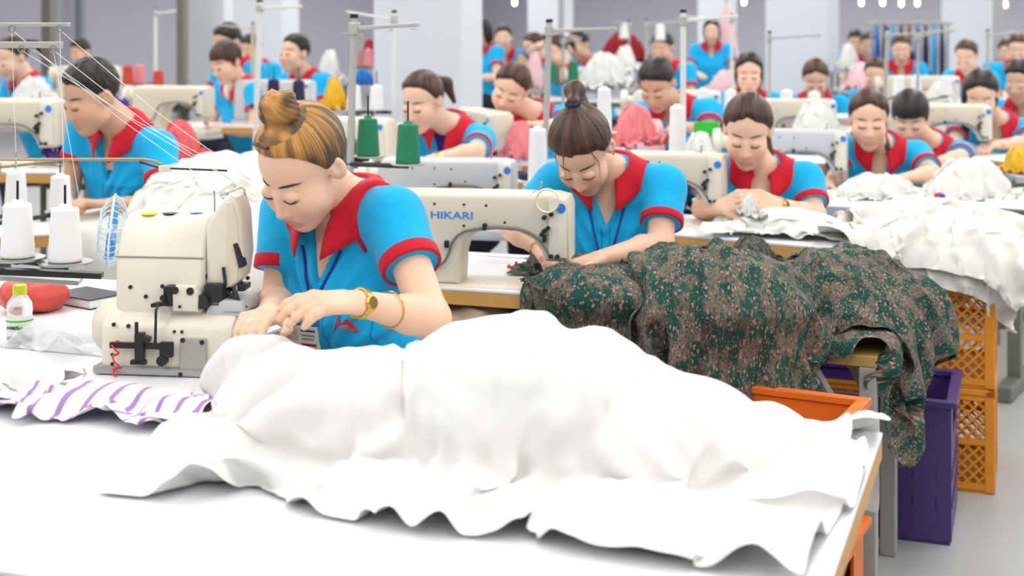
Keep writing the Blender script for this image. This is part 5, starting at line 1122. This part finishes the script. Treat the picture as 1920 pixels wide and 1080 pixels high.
st_('far grey thread stand with pink cones left of the large pillar', 678, 140, 678, 60, 10.4, 640, 62, 0, M_POLEG, .010, [P(666, 124, 10.4), P(690, 124, 10.4)], spindle=0); st_('far grey thread stand with green cones', 1056, 160, 1056, 70, 9.7, 1090, 72, 0, M_POLEG, .010, [P(1037, 154, 9.6), P(1075, 150, 9.6)], spindle=0); st_('far stand with a white cone before the dark red clothes', 1172, 120, 1180, 40, 12.0, 1150, 42, 0, M_POLEG, .010, [P(1170, 72, 12)], spindle=0)
for i, (px, py, Y, w, lb) in enumerate([(1318, 210, 7.7, 1, 'leftmost of four'), (1370, 212, 7.7, 1, 'second of four'), (1475, 213, 7.7, 1, 'third of four'), (1527, 216, 7.7, 1, 'rightmost of four')]):
    cone('small white cone, %s in the row behind the scrap-holding woman' % lb, P(px, py, Y), M_TWHITE, scale=1.15, group='row of small white cones')
for px, py, Y, lb in ((1685, 178, 8.3, 'leftmost white cone above the fringed woman'), (1718, 176, 8.4, 'middle white cone above the fringed woman'), (1776, 178, 8.5, 'right white cone near the long-haired woman')): cone(lb, P(px, py, Y), M_TWHITE, scale=1.0, group='white cones above the fringed woman')
for px, py, Y, m, lb in ((240, 158, 9.6, M_TRED, 'red thread cone at the upper left'), (297, 168, 9.4, M_TRED, 'red thread cone left of the far cream machine'), (262, 156, 9.7, M_TPINK, 'pink thread cone between the two red cones'), (666, 124, 10.4, M_TPINK, 'left pink cone before the dark red pile'), (690, 124, 10.4, M_TPINK, 'right pink cone before the dark red pile'),
                         (1037, 154, 9.6, M_TGREEN, 'left far green cone in the upper middle'), (1075, 150, 9.6, M_TGREEN, 'right far green cone in the upper middle'), (1238, 75, 11, M_TWHITE, 'white cone hanging high above the bowed man'), (1170, 72, 12, M_TWHITE, 'white cone in front of the dark red clothes')):
    cone(lb, P(px, py, Y), m, scale=1.15, group='far coloured cones')
# cones behind the front stand
st_('brass thread stand before the black-haired man', -10, 420, -10, 296, 4.3, 120, 300, .75, M_BRASS, .006, [P(113, 396, 4.5), P(30, 388, 4.5)], flat=False)
cone('white cone at the man elbow behind the front cones', P(113, 396, 4.5), M_TWHITE, scale=1.05, group='white cones before the man'); cone('white cone at the left edge behind the front cones', P(30, 388, 4.5), M_TWHITE, scale=1.05, group='white cones before the man')
# ------------------------------------------------------------------ soft goods: one crumpled bundle, copied
gb = [((0, 0, -.25), (1, 1, .25), 0)]
GH, gdat = heap('fabric_bundle', 'white bundle under the hand of the combed-back woman', M_CREAMC, np.array([0., 0., .0]), (1.0, .85), (72, 62), .62, gb, [((0, 0, 0), (.26, .17, .20), 0), ((.2, .05, 0), (.14, .12, .12), 0)], 91, h0=.25, yaw=0, steps=90, fold=(.036, .10, .9))
GH.location = (0, 0, 0); V_, F_, U_ = gdat; GH.data = npmesh('fabric_bundle', V_ - np.array([V_[:, 0].mean(), V_[:, 1].mean(), V_[:, 2].min()]), F_, uv=U_); GH.data.materials.append(M_CREAMC)
GH.modifiers.clear(); EXT = V_.max(0) - V_.min(0)
PINK = mat('cloth_pink', (.80, .22, .24), .9, sheen=.2); LPINK = mat('cloth_light_pink', (.82, .55, .58), .9); PURP = mat('cloth_purple', (.07, .02, .24), .85); NAVY = mat('cloth_navy', (.012, .014, .07), .85); DRED = mat('cloth_dark_red', (.28, .008, .02), .9); YEL = mat('bag_yellow', (.80, .45, .01), .5); TAN = mat('cloth_tan', (.55, .38, .12), .9); CORAL = mat('cloth_coral', (.75, .13, .14), .9); BLU = mat('cloth_blue', (.02, .18, .55), .9)
first = [True]
def bundle(label, px0, px1, ytop, ybot, Y, m, rz=0, dz=0, rack=None):
    """fills the photo box px0..px1, ytop..ybot at depth Y"""
    o = GH if first[0] else GH.copy()
    if not first[0]: COL.objects.link(o)
    first[0] = False; b = P((px0 + px1) / 2, ybot, Y); w = (px1 - px0) / F * Y / EXT[0]; h = (ybot - ytop) / F * Y / EXT[2]
    o.location = (b[0], b[1], b[2] + dz); o.rotation_euler = (0, 0, rz); o.scale = (w, min(max(.35, w * .8), .7), h); o.material_slots[0].link = 'OBJECT'; o.material_slots[0].material = m
    if rack: 
        t = thing('work_trolley', rack, 'trolley', (b[0], b[1], 0)); ww = (px1 - px0) / F * Y; z = b[2] - .02 + dz
        MB().box((0, 0, z), (ww * .95, max(.3, ww * .7), .03), bev=.004).build('tray', M_EDGEG, t)
        for sx in (-1, 1):
            for sy in (-1, 1): MB().tube([(sx * ww * .42, sy * max(.12, ww * .28), 0), (sx * ww * .42, sy * max(.12, ww * .28), z)], .014, 6).build('leg', M_FRAME, t, True)
    return tag(o, label, 'fabric', 'bundles of cloth')
bundle('white bundle under the hand of the combed-back woman', 1545, 1740, 322, 372, 5.62, M_CREAMC); bundle('high white heap on the dark green table at the right', 1690, 1935, 292, 380, 5.65, M_CREAMC, .5)
bundle('white cloth heap behind the scrap-holding woman shoulder', 1445, 1610, 190, 258, 7.1, M_CREAMC, 1.0); bundle('white cloth low on the table beside the combed-back woman', 1450, 1560, 345, 384, 5.55, M_CREAMC, 2)
bundle('purple cloth bundle behind the black-haired man', 84, 300, 172, 290, 5.9, PURP, .4, rack='trolley under the purple cloth bundle'); bundle('coral cloth slope right of the black-haired man', 270, 398, 222, 305, 6.1, CORAL, 1.2, rack='trolley under the coral cloth slope')
bundle('pink cloth bundle left of the pink tub', 1128, 1250, 192, 272, 6.3, PINK, .7); bundle('pink cloth hanging below the woman with tilted head', 950, 1000, 225, 300, 6.2, PINK, 1.6); bundle('light pink cloth left of the small end-on machine', 890, 935, 205, 262, 6.9, PINK, .2)
bundle('dark navy cloth under the arm of the purple-undershirt woman', 800, 995, 303, 335, 5.55, NAVY, .1); bundle('dark red clothes piled far behind the upper middle', 1110, 1225, 58, 120, 13.0, DRED, .3, rack='trolley under the far dark red clothes'); bundle('dark red pile left of the large pillar', 668, 720, 72, 128, 11.5, DRED, .9, rack='trolley under the dark red pile left of the pillar')
bundle('white sacks heaped in the upper middle', 1070, 1190, 95, 165, 10.0, M_WHITEC, .6, rack='trolley under the white sacks in the upper middle'); bundle('white sacks right of the dark red clothes', 1130, 1215, 84, 130, 11.5, M_WHITEC, 1.4, rack='trolley under the white sacks right of the red clothes'); bundle('yellow bag beside the navy spools', 604, 648, 142, 205, 8.0, YEL, .8, rack='trolley under the yellow bag beside the navy spools')
bundle('blue cloth bundle below the pink cones', 655, 705, 128, 158, 9.8, BLU, 0, rack='trolley under the blue cloth bundle'); bundle('white sacks behind the man looking left', 580, 655, 92, 150, 10.5, M_WHITEC, 2, rack='trolley under the white sacks behind the man'); bundle('tan cloth held up by the arm-raising worker', 958, 996, 100, 165, 10.8, TAN, .3, rack='trolley under the tan cloth')
bundle('small scrap of white cloth held in the woman hands', 1388, 1416, 362, 402, 4.66, M_CREAMC, .3); bundle('white and pink cloth beside the tan cloth', 985, 1020, 95, 165, 11.2, LPINK, 1.0, rack='trolley under the white and pink cloth'); bundle('light pink laundry before the bobbed woman', 1320, 1400, 130, 172, 9.6, LPINK, .4, rack='trolley under the light pink laundry'); bundle('light pink pile left of the far fringed worker', 1565, 1660, 115, 165, 11.0, LPINK, 1.1, rack='trolley under the light pink pile')
bundle('white cloth on the far left table', 14, 110, 140, 200, 8.6, M_WHITEC, .2); bundle('dark cloth on the far table before the reddish-fringe woman', 285, 345, 182, 204, 8.6, mat('cloth_charcoal', (.03, .03, .035), .8), .3); bundle('bright yellow bag at the right edge', 1882, 1935, 272, 322, 6.2, YEL, .5, rack='trolley under the bright yellow bag at the right edge')
bundle('white cloth between the machines in the middle right', 1280, 1345, 245, 300, 6.0, M_WHITEC, .9); bundle('navy cloth pile at the far right rack', 1668, 1740, 95, 142, 14.0, NAVY, .4, rack='trolley under the navy cloth pile'); bundle('white cloth heap right of the pale column', 1560, 1620, 80, 130, 13.0, M_WHITEC, .8, rack='trolley under the white heap right of the pale column'); bundle('white cloth behind the fringed woman', 1725, 1800, 150, 200, 8.9, M_WHITEC, .3, rack='trolley under the white cloth behind the fringed woman')
for lb, a_ in (('crumpled floral knot at the crest of the first floral heap', (1362, 1456, 440, 500, 3.86)), ('small floral fold beside the ponytail woman elbow', (1195, 1300, 452, 505, 3.72)), ('floral fold on the crest of the second floral heap', (1570, 1700, 466, 530, 3.80)), ('floral sleeve end lying on the table edge by the machine', (1010, 1110, 492, 530, 3.62))): bundle(lb, *a_, M_FLOR, .6 if 'knot' in lb else 1.9)['group'] = 'loose floral folds'
# pink tub, green box, clips, spool
tb = ground(P(1220, 302, 6.62), .82); SCT = 1.2; t = thing('plastic_tub', 'upturned pale pink plastic tub beside pink cloth', 'tub', tuple(tb)); M_TUB = mat('tub_pink', (.82, .50, .52), .4)
MB().lathe([(.066, 0), (.070, .004), (.070, .018), (.064, .022), (.060, .13), (.054, .158), (.044, .17), (0, .173)], n=28).build('tub_shell', M_TUB, t, True)
for k in range(8): a = k * math.pi / 4; MB().tube([(.0645 * math.cos(a), .0645 * math.sin(a), .02), (.0605 * math.cos(a), .0605 * math.sin(a), .13)], .003, 6).build('rib', M_TUB, t, True)
gx = P(1326, 254, 6.1); t = thing('green_box', 'bright green plastic box on the table behind the scrap-holding woman', 'box', tuple(gx), -.3); M_GRN = mat('box_green', (.02, .52, .03), .4)
for (c, s) in (((0, 0, .003), (.1, .08, .006)), ((0, -.038, .028), (.1, .004, .056)), ((0, .038, .028), (.1, .004, .056)), ((-.048, 0, .028), (.004, .08, .056)), ((.048, 0, .028), (.004, .08, .056))): MB().box(c, s).build('side_panel', M_GRN, t)
cx = P(1762, 388, 5.35); t = thing('clip_bundle', 'blue and red plastic clips standing at the table edge', 'clips', tuple(cx))
for k in range(5): a = k * 1.256; MB().box((.012 * math.cos(a), .012 * math.sin(a), .026), (.012, .02, .048 + .006 * (k % 2)), rz=a, bev=.002).build('clip', mat('clip_blue', (.02, .05, .6), .4) if k % 3 else MATS['clip_red'], t)
sx = ground(P(740, 350, 4.95), .72); t = thing('tape_spool', 'white tape spool with maroon bands behind the blonde woman shoulder', 'spool', tuple(sx)); 
MB().lathe([(0, 0), (.032, 0), (.034, .004), (.034, .075), (.032, .08), (.01, .08), (.01, .075), (0, .075)], n=24).build('spool_body', M_TWHITE, t, True)
for w in (-.5, .6): MB().lathe([(.040 + .002 * math.cos(a), .002 * math.sin(a)) for a in np.linspace(0, 6.283, 7)], n=24, axis='Y').build('maroon_band', mat('band_maroon', (.12, .02, .03), .6), t, True).location = (.01 * w, -.004, .042)
# pink garment on a hook and clothes rail far back
t = thing('garment_stand', 'thin grey stand carrying the pale pink garment', 'stand', tuple(ground(P(1362, HZ, 12.6))))
MB().tube([(0, 0, 0), (0, 0, 1.72)], .012, 8).build('pole', M_POLEG, t, True); MB().lathe([(.16, 0), (.16, .02), (.02, .03), (0, .03)], n=16).build('foot', M_POLEG, t, True)
n_, m_ = 15, 13; gv = np.array([[(.02 + .12 * (i / 14) ** .6) * math.cos(j / 12 * 6.283) * (1 + .12 * math.sin(j * 2.1 + i * .3)), (.02 + .06 * (i / 14) ** .6) * math.sin(j / 12 * 6.283), 1.62 - .85 * i / 14] for i in range(n_) for j in range(m_)])
tag(link('hanging_garment', npmesh('hanging_garment', gv, gridfaces(n_, m_)), LPINK, None, loc=t.location), 'long pale pink garment hanging far behind the bobbed woman', 'garment')
rk = thing('clothes_rail', 'metal clothes rail with blue and navy shirts far right', 'clothes rail', tuple(ground(P(1705, HZ, 13.4))), -HALL)
for s in (-1, 1): MB().tube([(.35 * s, 0, 0), (.35 * s, 0, 1.45)], .014, 8).build('upright', M_POLEG, rk, True); MB().box((.35 * s, 0, .02), (.05, .4, .04)).build('foot', M_POLEG, rk)
MB().tube([(-.4, 0, 1.45), (.4, 0, 1.45)], .014, 8).build('rail', M_POLEG, rk, True)
for k in range(9):
    m, cn = [(BLU, 'blue'), (NAVY, 'navy'), (M_POLO, 'bright azure'), (NAVY, 'navy'), (DRED, 'dark red')][k % 5]; x = -.3 + .075 * k
    gv = np.array([[.022 * math.cos(j / 12 * 6.283) * (.5 + .7 * min(1, i / 4)), .17 * min(1, .25 + i / 5) * math.sin(j / 12 * 6.283), 1.43 - .6 * i / 10] for i in range(11) for j in range(13)])
    p = np.array(rk.location) + HU * x; tag(link('hung_shirt', npmesh('hung_shirt', gv, gridfaces(11, 13)), m, None, loc=tuple(p), rz=-HALL), '%s shirt hanging on the far clothes rail' % cn, 'shirt', 'shirts on the far rail')
# hanging far lamps
for k, (px, py) in enumerate(((1690, 6), (1615, 4), (1655, 4), (1720, 5), (1885, 8), (1395, 3), (965, 4))):
    p = P(px, py, 22); t = thing('pendant_lamp', ['round lamp above the pale right wall', 'left small lamp near the top right', 'middle small lamp near the top right', 'right small lamp near the top right', 'lamp at the far top right corner', 'lamp high above the bobbed woman', 'lamp high left of the centre pillar'][k], 'lamp', tuple(p), group='small far lamps')
    MB().lathe([(0, -.05), (.02, -.045), (.03, -.01), (.026, .03), (0, .05)], n=14).build('bulb', M_TUBE, t, True); MB().tube([(0, 0, .05), (0, 0, 3.28 - p[2])], .01, 6).build('cord', M_DKST, t, True)
# ------------------------------------------------------------------ far workers: three figures, placed again
far0 = lambda **k: person(rig(np.array([0, 0, 1.18]), 0, near=0, **k))
TW = far0(hp=.5, seed=21, hair='pony', hairc='brown', label='woman bowed over her table at the far left edge'); TM = far0(hp=.4, seed=22, male=True, hair='short', hairc='black', tone=(.9, .84, .8), label='man seated behind the reddish-fringe woman')
TS = person(rig(np.array([0, 0, 1.56]), 0, near=0, hp=.25, seed=23, hair='bob', hairc='black', stand=True, lean=.02, hand_z=1.15, label='person standing half hidden by the large pillar'))
TR = person(dict(rig(np.array([0, 0, 1.50]), 0, near=0, hp=.2, seed=24, hair='short', hairc='black', stand=True, lean=.02, label='worker reaching an arm across to tan cloth', male=True), el_l=(.36, -.10, 1.42), wr_l=(.60, -.12, 1.50), tip_l=(.72, -.12, 1.52)))
def far(src, label, px, py, Y, yaw, hz=1.18):
    p = P(px, py, Y); s = min(max(p[2] / hz, .88), 1.12); o = src if not src.get('used') else dup(src, (0, 0, 0), 0)
    src['used'] = 1; o['label'] = label; cs, sn = math.cos(yaw), math.sin(yaw); o.scale = (s,) * 3; o.rotation_euler = (0, 0, yaw)
    hl = np.array([0, src.get('hy', 0)]); off = np.array([hl[0] * cs - hl[1] * sn, hl[0] * sn + hl[1] * cs]) * s; o.location = (p[0] - off[0], p[1] - off[1], 0)
    if 'used' in o: del o['used']
    src['used'] = 1; return o
for t_ in (TW, TM, TS, TR): t_['hy'] = float(-t_.location[1])
far(TW, 'woman bowed over her table at the far left edge', 22, 108, 8.8, R_(-40)); far(TM, 'man seated behind the reddish-fringe woman', 426, 80, 10.2, R_(-40)); far(TS, 'person standing half hidden by the large pillar', 902, 70, 11.5, R_(-60), 1.56)
far(TR, 'worker reaching an arm across to tan cloth', 944, 92, 12.2, R_(-5), 1.50); far(TW, 'woman in profile behind the left far green cone', 1042, 96, 11.4, R_(-50)); far(TM, 'man leaning forward right of the centre pillar', 1084, 84, 12.6, R_(-45)); far(TW, 'worker with pale cloth beside the arm-raising worker', 1000, 88, 13.0, R_(-60))
far(TM, 'man with dark hair behind the bowed man', 1242, 90, 11.6, R_(-30)); far(TW, 'dark-haired woman half hidden above the combed-back woman', 1642, 140, 9.8, R_(-25)); far(TW, 'woman with tied hair bowing at the pale right pillar', 1812, 106, 11.0, R_(-35)); far(TM, 'worker with black hair cut by the right edge', 1912, 152, 7.9, R_(-40)); far(TW, 'worker seated far behind at the right edge', 1908, 92, 12.2, R_(-20))
far(TM, 'left one of the two far workers by the lavender wall', 1604, 78, 16.0, R_(-20)); far(TW, 'right one of the two far workers by the lavender wall', 1628, 84, 14.6, R_(-10)); far(TS, 'worker standing beside the pale pink garment', 1334, 62, 12.4, R_(-10), 1.56); far(TW, 'far worker in front of the clothes rail', 1690, 92, 12.6, R_(-15)); far(TM, 'worker far behind the man looking left', 470, 92, 12.4, R_(-30)); far(TW, 'far worker right of the bowing woman', 1886, 96, 14.5, R_(-10)); far(TM, 'far worker before the pale left pillar', 150, 98, 13.0, R_(-30))
for t_ in bpy.data.objects:
    for k in ('hy', 'used'):
        if k in t_: del t_[k]
